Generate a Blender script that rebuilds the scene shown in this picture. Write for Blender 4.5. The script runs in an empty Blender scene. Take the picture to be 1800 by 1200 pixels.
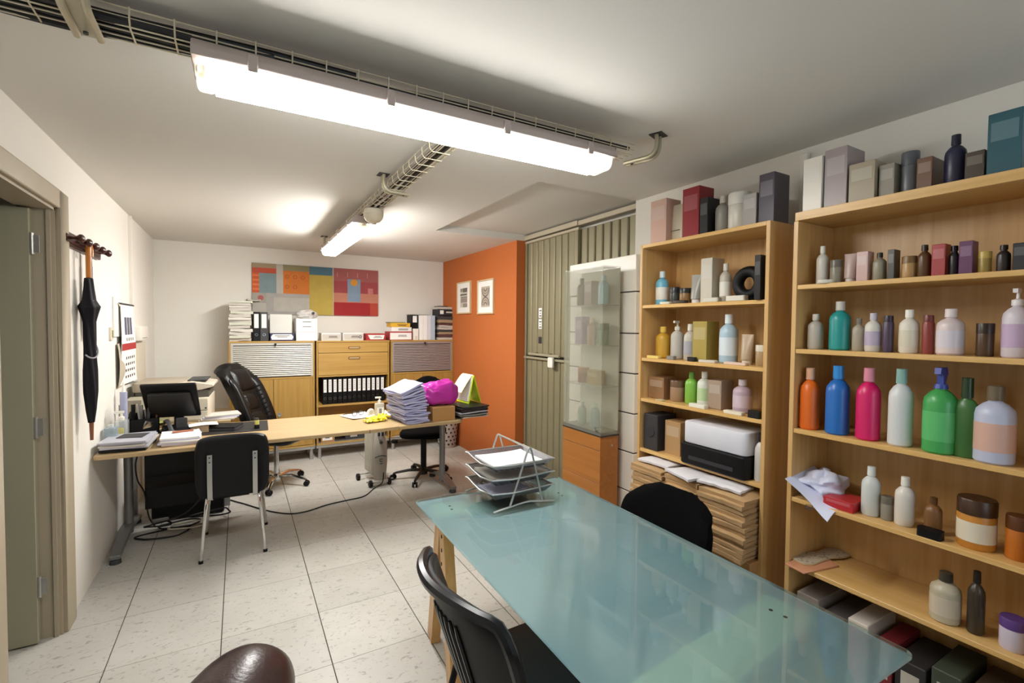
import bpy, bmesh, math, random
from mathutils import Vector, Matrix, noise as mnoise
random.seed(7)
S = bpy.context.scene
COL = S.collection
PI = math.pi
# ---------------------------------------------------------------- camera
def cam_setup():
    yaw, pitch, roll = 0.522623653, 0.0316070737, -0.00886218886
    cy, sy, cp, sp, cr, sr = math.cos(yaw), math.sin(yaw), math.cos(pitch), math.sin(pitch), math.cos(roll), math.sin(roll)
    fw = Vector((sy*cp, cy*cp, -sp)); rt = Vector((cy, -sy, 0)); dn = -rt.cross(fw)
    r = cr*rt + sr*dn; d = -sr*rt + cr*dn
    m = Matrix((( r.x, -d.x, -fw.x, 0), (r.y, -d.y, -fw.y, 0), (r.z, -d.z, -fw.z, 1.55), (0, 0, 0, 1)))
    cd = bpy.data.cameras.new('camera'); co = bpy.data.objects.new('camera', cd); COL.objects.link(co)
    cd.sensor_width = 36; cd.lens = 832.376/1800*36; cd.clip_start = 0.02
    co.matrix_world = m
    S.camera = co
cam_setup()
# ---------------------------------------------------------------- world, light, exposure
W = bpy.data.worlds.new('world'); S.world = W; W.use_nodes = True
WB = W.node_tree.nodes['Background']; WB.inputs[0].default_value = (0.72, 0.86, 1.0, 1); WB.inputs[1].default_value = 4.0
S.view_settings.view_transform = 'Standard'; S.view_settings.look = 'None'
S.view_settings.exposure = 0.0; S.view_settings.gamma = 1.0; S.view_settings.use_curve_mapping = False
LAMP_STRENGTH = 44.0
LAMP2_STRENGTH = 92.0
LAMP_COLOR = (1.0, 0.985, 0.95)
# ---------------------------------------------------------------- materials
def lin(c):
    if isinstance(c, str):
        c = [int(c[i:i+2], 16)/255 for i in (0, 2, 4)]
    return tuple(x/12.92 if x <= 0.04045 else ((x+0.055)/1.055)**2.4 for x in c) + (1,)
MATS = {}
def nt(name):
    m = bpy.data.materials.new(name); m.use_nodes = True
    t = m.node_tree; return m, t, t.nodes['Principled BSDF']
def link(t, a, b): t.links.new(a, b)
def mat(name, col, rough=0.5, metal=0.0, var=0.06, scale=6.0, bump=0.0, bscale=60.0, coat=0.0, spec=0.5, sheen=0.0):
    """plain procedural surface: slight tone variation + optional fine relief"""
    if name in MATS: return MATS[name]
    m, t, b = nt(name); c = lin(col)
    tc = t.nodes.new('ShaderNodeTexCoord')
    n = t.nodes.new('ShaderNodeTexNoise'); n.inputs['Scale'].default_value = scale; n.inputs['Detail'].default_value = 3
    link(t, tc.outputs['Object'], n.inputs['Vector'])
    r = t.nodes.new('ShaderNodeMix'); r.data_type = 'RGBA'
    r.inputs[6].default_value = tuple(max(0, x*(1-var)) for x in c[:3]) + (1,)
    r.inputs[7].default_value = tuple(min(1, x*(1+var)) for x in c[:3]) + (1,)
    link(t, n.outputs['Fac'], r.inputs[0]); link(t, r.outputs[2], b.inputs['Base Color'])
    b.inputs['Roughness'].default_value = rough; b.inputs['Metallic'].default_value = metal
    b.inputs['Specular IOR Level'].default_value = spec
    if coat: b.inputs['Coat Weight'].default_value = coat; b.inputs['Coat Roughness'].default_value = 0.1
    if sheen: b.inputs['Sheen Weight'].default_value = sheen
    if bump:
        n2 = t.nodes.new('ShaderNodeTexNoise'); n2.inputs['Scale'].default_value = bscale; n2.inputs['Detail'].default_value = 4
        link(t, tc.outputs['Object'], n2.inputs['Vector'])
        bp = t.nodes.new('ShaderNodeBump'); bp.inputs['Strength'].default_value = bump; bp.inputs['Distance'].default_value = 0.01
        link(t, n2.outputs['Fac'], bp.inputs['Height']); link(t, bp.outputs[0], b.inputs['Normal'])
    MATS[name] = m; return m
def wood(name, c1, c2, axis=2, rough=0.38, fine=90.0):
    if name in MATS: return MATS[name]
    m, t, b = nt(name)
    tc = t.nodes.new('ShaderNodeTexCoord'); mp = t.nodes.new('ShaderNodeMapping')
    sc = [fine*.35]*3; sc[axis] = 1.3; mp.inputs['Scale'].default_value = sc
    oi = t.nodes.new('ShaderNodeObjectInfo'); ad = t.nodes.new('ShaderNodeVectorMath'); ad.operation = 'ADD'
    mu = t.nodes.new('ShaderNodeMath'); mu.operation = 'MULTIPLY'; mu.inputs[1].default_value = 17.0
    link(t, oi.outputs['Random'], mu.inputs[0]); link(t, tc.outputs['Object'], ad.inputs[0]); link(t, mu.outputs[0], ad.inputs[1])
    link(t, ad.outputs[0], mp.inputs['Vector'])
    n = t.nodes.new('ShaderNodeTexNoise'); n.inputs['Scale'].default_value = 1.0; n.inputs['Detail'].default_value = 5; n.inputs['Distortion'].default_value = 0.6
    link(t, mp.outputs[0], n.inputs['Vector'])
    cr = t.nodes.new('ShaderNodeValToRGB'); cr.color_ramp.elements[0].position = .32; cr.color_ramp.elements[1].position = .68
    cr.color_ramp.elements[0].color = lin(c2); cr.color_ramp.elements[1].color = lin(c1)
    link(t, n.outputs['Fac'], cr.inputs[0]); link(t, cr.outputs[0], b.inputs['Base Color'])
    b.inputs['Roughness'].default_value = rough
    MATS[name] = m; return m
def emis(name, col, s):
    m, t, b = nt(name)
    b.inputs['Base Color'].default_value = lin(col) if isinstance(col, str) else col + (1,)
    b.inputs['Emission Color'].default_value = lin(col) if isinstance(col, str) else col + (1,)
    b.inputs['Emission Strength'].default_value = s
    MATS[name] = m; return m
def clear(name, col, rough=0.02, alpha=0.18, ior=1.45, trans=0.0):
    """thin clear plastic / glass pane: mix of see-through and glossy body"""
    if name in MATS: return MATS[name]
    m, t, b = nt(name)
    b.inputs['Base Color'].default_value = lin(col); b.inputs['Roughness'].default_value = rough
    b.inputs['Alpha'].default_value = alpha; b.inputs['IOR'].default_value = ior
    MATS[name] = m; return m
# ---------------------------------------------------------------- mesh helpers
class MB:
    def __init__(s): s.v = []; s.f = []
    def add(s, vs, fs):
        o = len(s.v); s.v += [tuple(x) for x in vs]; s.f += [tuple(i+o for i in f) for f in fs]; return s
    def box(s, a, b):
        x0, y0, z0 = [min(a[i], b[i]) for i in range(3)]; x1, y1, z1 = [max(a[i], b[i]) for i in range(3)]
        return s.add([(x0,y0,z0),(x1,y0,z0),(x1,y1,z0),(x0,y1,z0),(x0,y0,z1),(x1,y0,z1),(x1,y1,z1),(x0,y1,z1)],
                     [(0,3,2,1),(4,5,6,7),(0,1,5,4),(1,2,6,5),(2,3,7,6),(3,0,4,7)])
    def cbox(s, c, d): return s.box([c[i]-d[i]/2 for i in range(3)], [c[i]+d[i]/2 for i in range(3)])
    def prism(s, poly, a, b, axis=2):
        """poly: 2D points (other two axes in order), extruded from a to b on axis"""
        def P(p, h):
            q = list(p); q.insert(axis, h); return q
        n = len(poly)
        ar = sum(poly[i][0]*poly[(i+1)%n][1]-poly[(i+1)%n][0]*poly[i][1] for i in range(n))
        if (ar < 0) != (axis == 1): poly = poly[::-1]
        vs = [P(p, a) for p in poly] + [P(p, b) for p in poly]
        fs = [tuple(range(n))[::-1], tuple(range(n, 2*n))] + [(i, (i+1) % n, n+(i+1) % n, n+i) for i in range(n)]
        if a > b: fs = [f[::-1] for f in fs]
        return s.add(vs, fs)
    def lathe(s, prof, c=(0,0,0), n=20, axis=2, sx=1.0, sy=1.0):
        vs = []; fs = []; m = len(prof)
        for i in range(n):
            a = 2*PI*i/n
            for r, z in prof:
                q = [r*math.cos(a)*sx, r*math.sin(a)*sy]; q.insert(axis, z)
                if axis == 1: q = [q[2], q[1], q[0]]
                vs.append([q[k]+c[k] for k in range(3)])
        for i in range(n):
            j = (i+1) % n
            for k in range(m-1): fs.append((i*m+k, j*m+k, j*m+k+1, i*m+k+1))
        if prof[0][0] > 1e-6: fs.append(tuple(i*m for i in range(n))[::-1])
        if prof[-1][0] > 1e-6: fs.append(tuple(i*m+m-1 for i in range(n)))
        return s.add(vs, fs)
    def tube(s, pts, r, n=8, closed=False, flat=1.0):
        pts = [Vector(p) for p in pts]; N = len(pts); vs = []; fs = []
        rr = r if isinstance(r, (list, tuple)) else [r]*N
        up = None
        for i, p in enumerate(pts):
            a = pts[(i-1) % N] if (closed or i > 0) else p
            b = pts[(i+1) % N] if (closed or i < N-1) else p
            t = (b-a)
            if t.length < 1e-9: t = Vector((0,0,1))
            t.normalize()
            if up is None:
                up = Vector((0,0,1)) if abs(t.z) < .9 else Vector((1,0,0))
            u = up - t*up.dot(t)
            if u.length < 1e-6: u = t.orthogonal()
            u.normalize(); w = t.cross(u); up = u
            for k in range(n):
                an = 2*PI*k/n
                vs.append(p + u*math.cos(an)*rr[i]*flat + w*math.sin(an)*rr[i])
        M = N if closed else N-1
        for i in range(M):
            j = (i+1) % N
            for k in range(n): fs.append((i*n+k, i*n+(k+1) % n, j*n+(k+1) % n, j*n+k))
        if not closed:
            fs.append(tuple(range(n))[::-1]); fs.append(tuple((N-1)*n+k for k in range(n)))
        return s.add(vs, fs)
    def sheet(s, fn, nu, nv, th=0.0):
        """surface fn(u,v) with u,v in 0..1; th: thickness along -normal"""
        P = [[Vector(fn(i/nu, j/nv)) for j in range(nv+1)] for i in range(nu+1)]
        vs = [p for row in P for p in row]; W2 = nv+1
        fs = [(i*W2+j, (i+1)*W2+j, (i+1)*W2+j+1, i*W2+j+1) for i in range(nu) for j in range(nv)]
        if th:
            N = []
            for i in range(nu+1):
                for j in range(nv+1):
                    du = P[min(i+1, nu)][j]-P[max(i-1, 0)][j]; dv = P[i][min(j+1, nv)]-P[i][max(j-1, 0)]
                    nn = du.cross(dv); N.append(nn.normalized() if nn.length > 1e-12 else Vector((0,0,1)))
            o = len(vs); vs = vs + [vs[k]-N[k]*th for k in range(o)]
            fs += [tuple(x+o for x in f[::-1]) for f in fs[:nu*nv]]
            B = [i*W2 for i in range(nu+1)] + [nu*W2+j for j in range(1, nv+1)] + [i*W2+nv for i in range(nu-1, -1, -1)] + [j for j in range(nv-1, 0, -1)]
            for a in range(len(B)):
                b = B[(a+1) % len(B)]; fs.append((B[a], B[a]+o, b+o, b)[::-1])
        return s.add(vs, fs)
    def rbox(s, a, b, r, n=4, axis=2):
        """box with corners rounded about one axis"""
        ax = [i for i in range(3) if i != axis]
        x0, x1 = sorted((a[ax[0]], b[ax[0]])); y0, y1 = sorted((a[ax[1]], b[ax[1]]))
        r = min(r, (x1-x0)/2-1e-5, (y1-y0)/2-1e-5); poly = []
        for cx, cy, st in ((x1-r, y1-r, 0), (x0+r, y1-r, 1), (x0+r, y0+r, 2), (x1-r, y0+r, 3)):
            for k in range(n+1):
                an = (st + k/n)*PI/2; poly.append((cx+r*math.cos(an), cy+r*math.sin(an)))
        return s.prism(poly, *sorted((a[axis], b[axis])), axis=axis)
    def xf(s, M, start=0):
        for i in range(start, len(s.v)): s.v[i] = tuple(M @ Vector(s.v[i]))
        return s
    def mesh(s, name, m, smooth=35, bevel=0.0, seg=1):
        me = bpy.data.meshes.new(name); me.from_pydata(s.v, [], s.f)
        bm = bmesh.new(); bm.from_mesh(me)
        bmesh.ops.remove_doubles(bm, verts=bm.verts, dist=1e-6)
        bmesh.ops.recalc_face_normals(bm, faces=bm.faces)
        if bevel:
            es = [e for e in bm.edges if len(e.link_faces) == 2 and e.calc_face_angle(0) > 0.6]
            bmesh.ops.bevel(bm, geom=es, offset=bevel, segments=seg, affect='EDGES', clamp_overlap=True, profile=0.5)
        bm.to_mesh(me); bm.free()
        if m: me.materials.append(m)
        if smooth:
            me.polygons.foreach_set('use_smooth', [True]*len(me.polygons)); me.set_sharp_from_angle(angle=math.radians(smooth))
        me.update(); return me
    def build(s, name, m, parent=None, smooth=35, bevel=0.0, seg=1, loc=None, rot=None, sub=0):
        o = bpy.data.objects.new(name, s.mesh(name, m, smooth, bevel, seg)); COL.objects.link(o)
        if parent: o.parent = parent
        if loc: o.location = loc
        if rot: o.rotation_euler = rot
        if sub:
            md = o.modifiers.new('sub', 'SUBSURF'); md.levels = sub; md.render_levels = sub
        return o
def inst(src, parent=None, loc=(0,0,0), rot=(0,0,0), scale=None, name=None):
    o = bpy.data.objects.new(name or src.name.split('.')[0], src.data); COL.objects.link(o)
    o.parent = parent; o.location = loc; o.rotation_euler = rot
    if scale: o.scale = scale
    return o
def tag(o, label=None, cat=None, group=None, kind=None):
    if label: o['label'] = label
    if cat: o['category'] = cat
    if group: o['group'] = group
    if kind: o['kind'] = kind
    return o
def thing(name, label, cat, loc=(0,0,0), rz=0.0, group=None):
    o = bpy.data.objects.new(name, None); COL.objects.link(o); o.empty_display_size = .05
    o.location = loc; o.rotation_euler = (0, 0, rz)
    return tag(o, label, cat, group)
def struct(name, mb, m, parent=None, **k):
    o = mb.build(name, m, parent, **k)
    if not parent: o['kind'] = 'structure'
    return o
def smoothpath(pts, n=6, closed=False):
    P = [Vector(p) for p in pts]; out = []; N = len(P)
    for i in range(N if closed else N-1):
        p0 = P[(i-1) % N] if (closed or i > 0) else P[0]*2-P[1]
        p1 = P[i]; p2 = P[(i+1) % N]; p3 = P[(i+2) % N] if (closed or i < N-2) else P[-1]*2-P[-2]
        for k in range(n):
            t = k/n
            out.append(0.5*((2*p1)+(-p0+p2)*t+(2*p0-5*p1+4*p2-p3)*t*t+(-p0+3*p1-3*p2+p3)*t**3))
    if not closed: out.append(P[-1])
    return out
def T(x, y, z): return Matrix.Translation((x, y, z))
def RX(a): return Matrix.Rotation(a, 4, 'X')
def RY(a): return Matrix.Rotation(a, 4, 'Y')
def RZ(a): return Matrix.Rotation(a, 4, 'Z')
# ================================================================ palette
WALL = mat('warm_white_plaster', 'e5e1d8', .9, var=.03, scale=1.2, bump=.12, bscale=45)
CEIL = mat('ceiling_paint', 'dad7d0', .95, var=.03, scale=.8, bump=.06, bscale=30)
ORANGE = mat('orange_wall_paint', 'b5622a', .8, var=.04, scale=1.5, bump=.1, bscale=45)
GREIGE = mat('door_grey_beige_paint', 'a89c86', .5, var=.03)
DOORM = mat('door_leaf_paint', '9a967e', .5, var=.03)
GROUT = mat('dark_grout', '4a4438', .95)
BEECH = wood('beech_laminate', 'b29a72', 'a68c64', axis=0)
BEECHZ = wood('beech_vertical', 'd4ad74', 'c59a5c', axis=2)
BEECHY = wood('beech_shelf', 'dcb476', 'cfa45f', axis=1)
CABW = wood('beech_cabinet', 'bd9853', 'ad8643', axis=0)
CABZ = wood('beech_cabinet_side', 'b28d48', 'a27c3a', axis=2)
STEEL = mat('grey_painted_steel', '8d8d8d', .4, .6)
CHROME = mat('chrome', 'd8d8d8', .12, 1.0, var=.02)
SILVER = mat('silver_paint', 'b4b4b0', .35, .7)
BLACKP = mat('black_plastic', '08080a', .5, var=.1, spec=.28)
BLACKF = mat('black_fabric', '070708', .95, var=.2, scale=300, bump=.3, bscale=500, spec=.1)
BLACKL = mat('black_leather', '0d0b0a', .36, var=.15, bump=.15, bscale=120, spec=.35)
BROWNL = mat('brown_leather', '2e1c1c', .3, var=.12, bump=.1, bscale=90)
WHITEP = mat('white_plastic', 'e8e4da', .4, var=.02)
CREAMP = mat('cream_plastic', 'd4cbb8', .45, var=.02)
PAPER = mat('white_paper', 'eceae6', .85, var=.03)
PAPERL = mat('bluish_paper', 'c9c8e0', .85, var=.05)
PAPERG = mat('greyish_paper', 'c2bcb2', .85, var=.08)
KRAFT = mat('kraft_paper', 'b8966a', .8, var=.1, scale=9, bump=.25, bscale=40)
CARD = mat('cardboard', 'a87d4a', .85, var=.06)
INK = mat('dark_ink', '26262a', .7)
DGREY = mat('dark_grey', '3a3a3c', .6)
MGREY = mat('mid_grey', '8a8880', .6)
TRAYW = mat('cream_wire', 'cfc5ac', .5, .2)
GATE = mat('grey_green_enamel', '8d866a', .45, .25, var=.05)
GATED = mat('dark_gate_seam', '3a3628', .7)
WHITEL = mat('white_laminate', 'f0ebe0', .35, var=.02)
RED = mat('red_card', 'a8262a', .55)
BLUE = mat('blue_card', '2c3c8c', .55)
YEL = mat('yellow_card', 'd9a92c', .55)
CABLE = mat('black_cable', '0b0b0b', .5)
ORW = wood('orange_cherry_laminate', 'ac7034', '9e642c', axis=1, rough=.35)
# ================================================================ the setting
def floor_material():
    m, t, b = nt('marbled_ceramic_tile')
    g = t.nodes.new('ShaderNodeNewGeometry')
    mp = t.nodes.new('ShaderNodeMapping'); mp.inputs['Scale'].default_value = (1, 1.7, 1); mp.inputs['Rotation'].default_value = (0, 0, .35)
    link(t, g.outputs['Position'], mp.inputs['Vector'])
    n1 = t.nodes.new('ShaderNodeTexNoise'); n1.inputs['Scale'].default_value = 26; n1.inputs['Detail'].default_value = 6; n1.inputs['Roughness'].default_value = .6; n1.inputs['Distortion'].default_value = 1.2
    link(t, mp.outputs[0], n1.inputs['Vector'])
    c1 = t.nodes.new('ShaderNodeValToRGB'); c1.color_ramp.elements[0].position = .575; c1.color_ramp.elements[1].position = .66
    c1.color_ramp.elements[0].color = (0,0,0,1); c1.color_ramp.elements[1].color = (1,1,1,1)
    link(t, n1.outputs['Fac'], c1.inputs[0])
    n2 = t.nodes.new('ShaderNodeTexNoise'); n2.inputs['Scale'].default_value = 3.5; n2.inputs['Detail'].default_value = 4
    link(t, g.outputs['Position'], n2.inputs['Vector'])
    c2 = t.nodes.new('ShaderNodeValToRGB'); c2.color_ramp.elements[0].position = .3; c2.color_ramp.elements[1].position = .7
    c2.color_ramp.elements[0].color = lin('b9b6ae'); c2.color_ramp.elements[1].color = lin('c4c1ba')
    link(t, n2.outputs['Fac'], c2.inputs[0])
    oi = t.nodes.new('ShaderNodeObjectInfo'); hv = t.nodes.new('ShaderNodeHueSaturation')
    mr = t.nodes.new('ShaderNodeMapRange'); mr.inputs[3].default_value = .95; mr.inputs[4].default_value = 1.03
    link(t, oi.outputs['Random'], mr.inputs[0]); link(t, mr.outputs[0], hv.inputs['Value']); link(t, c2.outputs[0], hv.inputs['Color'])
    mu = t.nodes.new('ShaderNodeMath'); mu.operation = 'MULTIPLY'; mu.inputs[1].default_value = .6; link(t, c1.outputs[0], mu.inputs[0])
    mx = t.nodes.new('ShaderNodeMix'); mx.data_type = 'RGBA'; mx.inputs[7].default_value = lin('75736d')
    link(t, mu.outputs[0], mx.inputs[0]); link(t, hv.outputs[0], mx.inputs[6]); link(t, mx.outputs[2], b.inputs['Base Color'])
    b.inputs['Roughness'].default_value = .42
    return m
TILE = floor_material()
fl = struct('floor', MB().box((-2.1, -1.7, -.15), (2.8, 6.35, -.004)), GROUT)
tp = MB().box((-.2209, -.2222, -.004), (.2209, .2222, 0)).mesh('tile', TILE, smooth=0)
x0, y0, px, py = -.0885, 2.685, .4465, .447
k = 0
for i in range(-4, 7):
    for j in range(-6, 8):
        cx, cy = x0+px*(i-.5), y0+py*(j+.5)
        if cx < -2.05 or cx > 2.7 or cy > 6.25: continue
        if cx < -.99 and not (1.6 < cy < 3.7): continue
        o = bpy.data.objects.new('tile', tp); COL.objects.link(o); o.parent = fl; o.location = (cx, cy, 0)
# walls
wl = MB()
wl.box((-.90, -1.7, 0), (-.775, 2.42, 2.43)); wl.box((-.90, 3.12, 0), (-.775, 6.2, 2.43)); wl.box((-.90, 2.42, 2.105), (-.775, 3.12, 2.43))
struct('wall_left', wl, WALL, smooth=0)
struct('wall_back', MB().box((-.90, 6.2, 0), (2.75, 6.32, 2.55)), WALL, smooth=0)
struct('wall_right', MB().box((2.40, -1.7, 0), (2.75, 2.455, 2.55)), WALL, smooth=0)
struct('wall_gate_back', MB().box((2.66, 2.455, 0), (2.75, 4.19, 2.55)), WALL, smooth=0)
struct('wall_orange', MB().box((2.46, 4.19, 0), (2.75, 6.2, 2.55)), ORANGE, smooth=0)
wf = MB()   # wall behind the camera with a window opening
wf.box((-.90, -1.82, 0), (.5, -1.7, 2.43)); wf.box((2.2, -1.82, 0), (2.75, -1.7, 2.43)); wf.box((.5, -1.82, 0), (2.2, -1.7, .9)); wf.box((.5, -1.82, 2.2), (2.2, -1.7, 2.43))
struct('wall_front', wf, WALL, smooth=0)
wn = struct('window_1', MB().box((.5, -1.80, .9), (.55, -1.74, 2.2)).box((2.15, -1.80, .9), (2.2, -1.74, 2.2)).box((.55, -1.80, .9), (2.15, -1.74, .95)).box((.55, -1.80, 2.15), (2.15, -1.74, 2.2)).box((1.32, -1.80, .95), (1.38, -1.74, 2.15)), WHITEP, smooth=0)
MB().box((.55, -1.775, .95), (1.32, -1.769, 2.15)).build('pane', clear('window_glass', 'ffffff', .02, .06), wn)
MB().box((1.38, -1.775, .95), (2.15, -1.769, 2.15)).build('pane', MATS['window_glass'], wn)
wc = MB()   # corridor beyond the open door
wc.box((-2.1, 1.3, 0), (-1.98, 4.0, 2.43)); wc.box((-1.98, 1.3, 0), (-.90, 1.42, 2.43)); wc.box((-1.98, 3.88, 0), (-.90, 4.0, 2.43))
struct('wall_corridor', wc, WALL, smooth=0)
ce = MB()
ce.box((-2.1, -1.82, 2.43), (1.58, 6.32, 2.6)); ce.box((1.58, -1.82, 2.43), (2.75, 2.44, 2.6)); ce.box((1.58, 4.18, 2.43), (2.75, 6.32, 2.6)); ce.box((1.58, 2.44, 2.49), (2.75, 4.18, 2.6))
struct('ceiling', ce, CEIL, smooth=0)
# door: jamb lining, casing, leaf opened into the corridor
d = MB(); y1, y2, zt = 2.42, 3.12, 2.105
d.box((-.90, y2-.012, 0), (-.772, y2+.005, zt)); d.box((-.90, y1-.005, 0), (-.772, y1+.012, zt)); d.box((-.90, y1, zt-.012), (-.772, y2, zt+.005))
dr = struct('door_1', d, GREIGE, smooth=0)
c = MB()
c.box((-.776, y2+.001, 0), (-.752, y2+.135, zt+.09)); c.box((-.776, y1-.135, 0), (-.752, y1-.001, zt+.09)); c.box((-.776, y1-.001, zt+.001), (-.752, y2+.001, zt+.09))
c.build('casing', GREIGE, dr, bevel=.004)
MB().box((-.80, y2-.024, 0), (-.785, y2-.011, zt-.012)).build('door_stop', GREIGE, dr)
lf = MB().box((-1.55, 3.06, .008), (-.848, 3.10, 2.085)).build('door_leaf', DOORM, dr, bevel=.003)
for z in (.28, 1.05, 1.92):
    MB().lathe([(.008, -.05), (.008, .05)], (-.842, 3.066, z), 10).box((-.846, 3.062, z-.04), (-.815, 3.07, z+.04)).build('hinge', SILVER, lf)
# ---------------------------------------------------------------- sliding sheet-metal gate in the recess
gt = thing('metal_gate', 'grey-green sheet metal gate with vertical ribbed panels in the recess', 'gate', (2.60, 3.3, 0))
MB().box((-.0, -.845, 0), (.02, .885, 2.40)).build('backing', GATED, gt)
def rib(w, z0, z1, name='panel'):
    return MB().prism([(0, -w/2+.003), (-.013, -w/2+.011), (-.016, -w/2+.018), (-.016, w/2-.018), (-.013, w/2-.011), (0, w/2-.003)], z0, z1).mesh(name, GATE, smooth=0)
pu, pl = rib(.1, 1.27, 2.395), rib(.1, .02, 1.225)
for i in range(8):
    yy = .835-.1*i
    for me in (pu, pl):
        o = bpy.data.objects.new('panel', me); COL.objects.link(o); o.parent = gt; o.location = (0, yy, 0)
pw = rib(.098, .02, 2.40)
for i in range(9):
    o = bpy.data.objects.new('panel', pw); COL.objects.link(o); o.parent = gt; o.location = (.004, -.04-.098*i, 0)
MB().box((-.045, .005, 0), (-.0, .055, 2.40)).build('post', GATE, gt, bevel=.004)
MB().box((-.04, .86, 0), (-.0, .888, 2.40)).build('post', GATE, gt, bevel=.004)
MB().box((-.06, .0, 2.43), (.0, .885, 2.475)).box((-.045, .0, 2.395), (-.01, .885, 2.42)).build('track', mat('track_metal', 'c2b8a2', .4, .4), gt, bevel=.003)
MB().box((-.05, -.845, 2.43), (.0, -.0, 2.47)).build('track', MATS['track_metal'], gt, bevel=.003)
br = MB().box((-.045, .06, 1.225), (-.018, .90, 1.247)).build('latch_bar', mat('bar_metal', 'b0aa92', .4, .4), gt, bevel=.004)
MB().tube([(-.05, .78, 1.275), (-.05, .25, 1.275)], .013, 10).build('sliding_bolt', MATS['bar_metal'], gt)
MB().box((-.05, .42, 1.26), (-.016, .44, 1.295)).box((-.05, .66, 1.26), (-.016, .68, 1.295)).build('bolt_guide', GATE, gt)
MB().rbox((-.075, .33, 1.165), (-.05, .41, 1.262), .012, axis=0).build('lock_cover', WHITEP, gt, bevel=.004)
MB().box((-.05, .02, .0), (-.02, .075, 1.82)).build('lock_stile', mat('stile_metal', '9d987f', .45, .3), gt, bevel=.004)
for z in (1.69, 1.43): MB().lathe([(0, 0), (.008, 0), (.012, .01), (0, .012)], (-.062, .046, z), 12, axis=0).build('screw', CHROME, gt)
for z0, z1, mm in ((1.64, 1.735, PAPER), (1.53, 1.625, PAPER), (1.385, 1.45, INK)):
    s_ = MB().box((-.018, .60, z0), (-.0165, .655, z1)).build('sticker', mm, gt)
    q = MB()
    for a in range(3): q.box((-.0187, .606+.012*(a % 2), z0+.012+.026*a), (-.0182, .645-.01*(a % 2), z0+.022+.026*a))
    if mm is PAPER: q.build('print', INK, s_)
# ---------------------------------------------------------------- white panel board with grooves standing before the gate
wp = thing('white_panel_board', 'tall white laminate board of stacked panels between gate and bookcase', 'panel', (2.32, 2.73, 0))
zs = [0.0, .145, .42, .69, .96, 1.235, 1.51, 1.795, 2.05]
MB().box((.006, -.365, 0), (.045, .365, 2.045)).build('core', DGREY, wp)
for a, b in zip(zs, zs[1:]):
    MB().box((-.0, -.37, a+.004), (.042, .37 if a > 1.6 else .36, b-.004)).build('panel', WHITEL, wp, bevel=.004)
# conduit on the left wall and over the right shelves
cd = MB().box((-.775, 4.90, 0), (-.752, 4.935, 2.42)).build('cable_conduit', WALL); tag(cd, 'white plastic cable duct running up the left wall', 'cable duct')
cd2 = MB().box((2.37, 1.29, 2.07), (2.399, 1.325, 2.40)).build('cable_conduit', WALL, bevel=.003); tag(cd2, 'short white pipe on the wall above the gap between bookcases', 'pipe')
# ================================================================ ceiling services
LAMPM = emis('lamp_diffuser', LAMP_COLOR, LAMP_STRENGTH); LAMPM2 = emis('rear_lamp_diffuser', LAMP_COLOR, LAMP2_STRENGTH)
HOUS = mat('lamp_housing_plastic', 'b3a6a0', .5, var=.02)
CLEARP = clear('clear_diffuser_end', 'f4f0e4', .12, .45)
def lamp(label, loc, rz, dm, L=1.54):
    t = thing('ceiling_light', label, 'ceiling light', loc, rz, 'fluorescent batten lights')
    h = L/2
    MB().prism([(-.086, -.052), (-.088, -.03), (-.066, 0), (.066, 0), (.088, -.03), (.086, -.052)], -h, h, axis=0).build('housing', HOUS, t, bevel=.003)
    prof = [(-.074, -.045), (-.070, -.080), (-.052, -.100), (.052, -.100), (.070, -.080), (.074, -.045)]
    MB().prism(prof, -h+.055, h-.055, axis=0).build('diffuser', dm, t, smooth=20)
    for s in (-1, 1):
        MB().prism([(a*.97, b) for a, b in prof], s*(h-.055), s*(h-.008), axis=0).build('diffuser_end', CLEARP, t, bevel=.012, seg=2)
        MB().box((s*(h-.052), -.03, -.085), (s*(h-.03), .03, -.05)).box((s*(h-.03), -.02, -.07), (s*(h-.012), .015, -.046)).build('tube_holder', CREAMP, t)
        for x in (-.62, -.22, .22, .62):
            MB().box((x-.014, s*.082, -.066), (x+.014, s*.094, -.016)).build('clip', HOUS, t, bevel=.003)
    return t
lamp('long lit fluorescent ceiling light, the larger nearer one', (.66, 1.665, 2.34), 0, LAMPM)
lamp('lit fluorescent ceiling light further back, beside the round sensor', (.785, 4.28, 2.335), PI/2, LAMPM2)
# wire cable trays
def cable_tray(label, loc, rz, L, w=.11, h=.042):
    t = thing('cable_tray', label, 'cable tray', loc, rz)
    lw = MB().tube([(0, 0, 0), (L, 0, 0)], .0025, 6).mesh('wire', TRAYW)
    for y, z in ((-w/2, h), (w/2, h), (-w/2+.004, h*.45), (w/2-.004, h*.45), (-w/2+.012, 0), (-w/6, 0), (w/6, 0), (w/2-.012, 0)):
        o = bpy.data.objects.new('wire', lw); COL.objects.link(o); o.parent = t; o.location = (0, y, z)
    cw = MB().tube([(0, -w/2-.002, h+.004), (0, -w/2, .014), (0, -w/2+.012, -.003), (0, w/2-.012, -.003), (0, w/2, .014), (0, w/2+.002, h+.004)], .0025, 6).mesh('cross_wire', TRAYW)
    n = int(L/.1)
    for i in range(n+1):
        o = bpy.data.objects.new('cross_wire', cw); COL.objects.link(o); o.parent = t; o.location = (.02+i*.1 if .02+i*.1 < L else L, 0, 0)
    return t
cable_tray('cream wire mesh cable tray above the nearer ceiling light', (-.77, 1.70, 2.352), 0, 2.36)
cable_tray('cream wire mesh cable tray running to the back over the further light', (.815, 1.77, 2.352), PI/2, 3.45)
random.seed(3)
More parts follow.
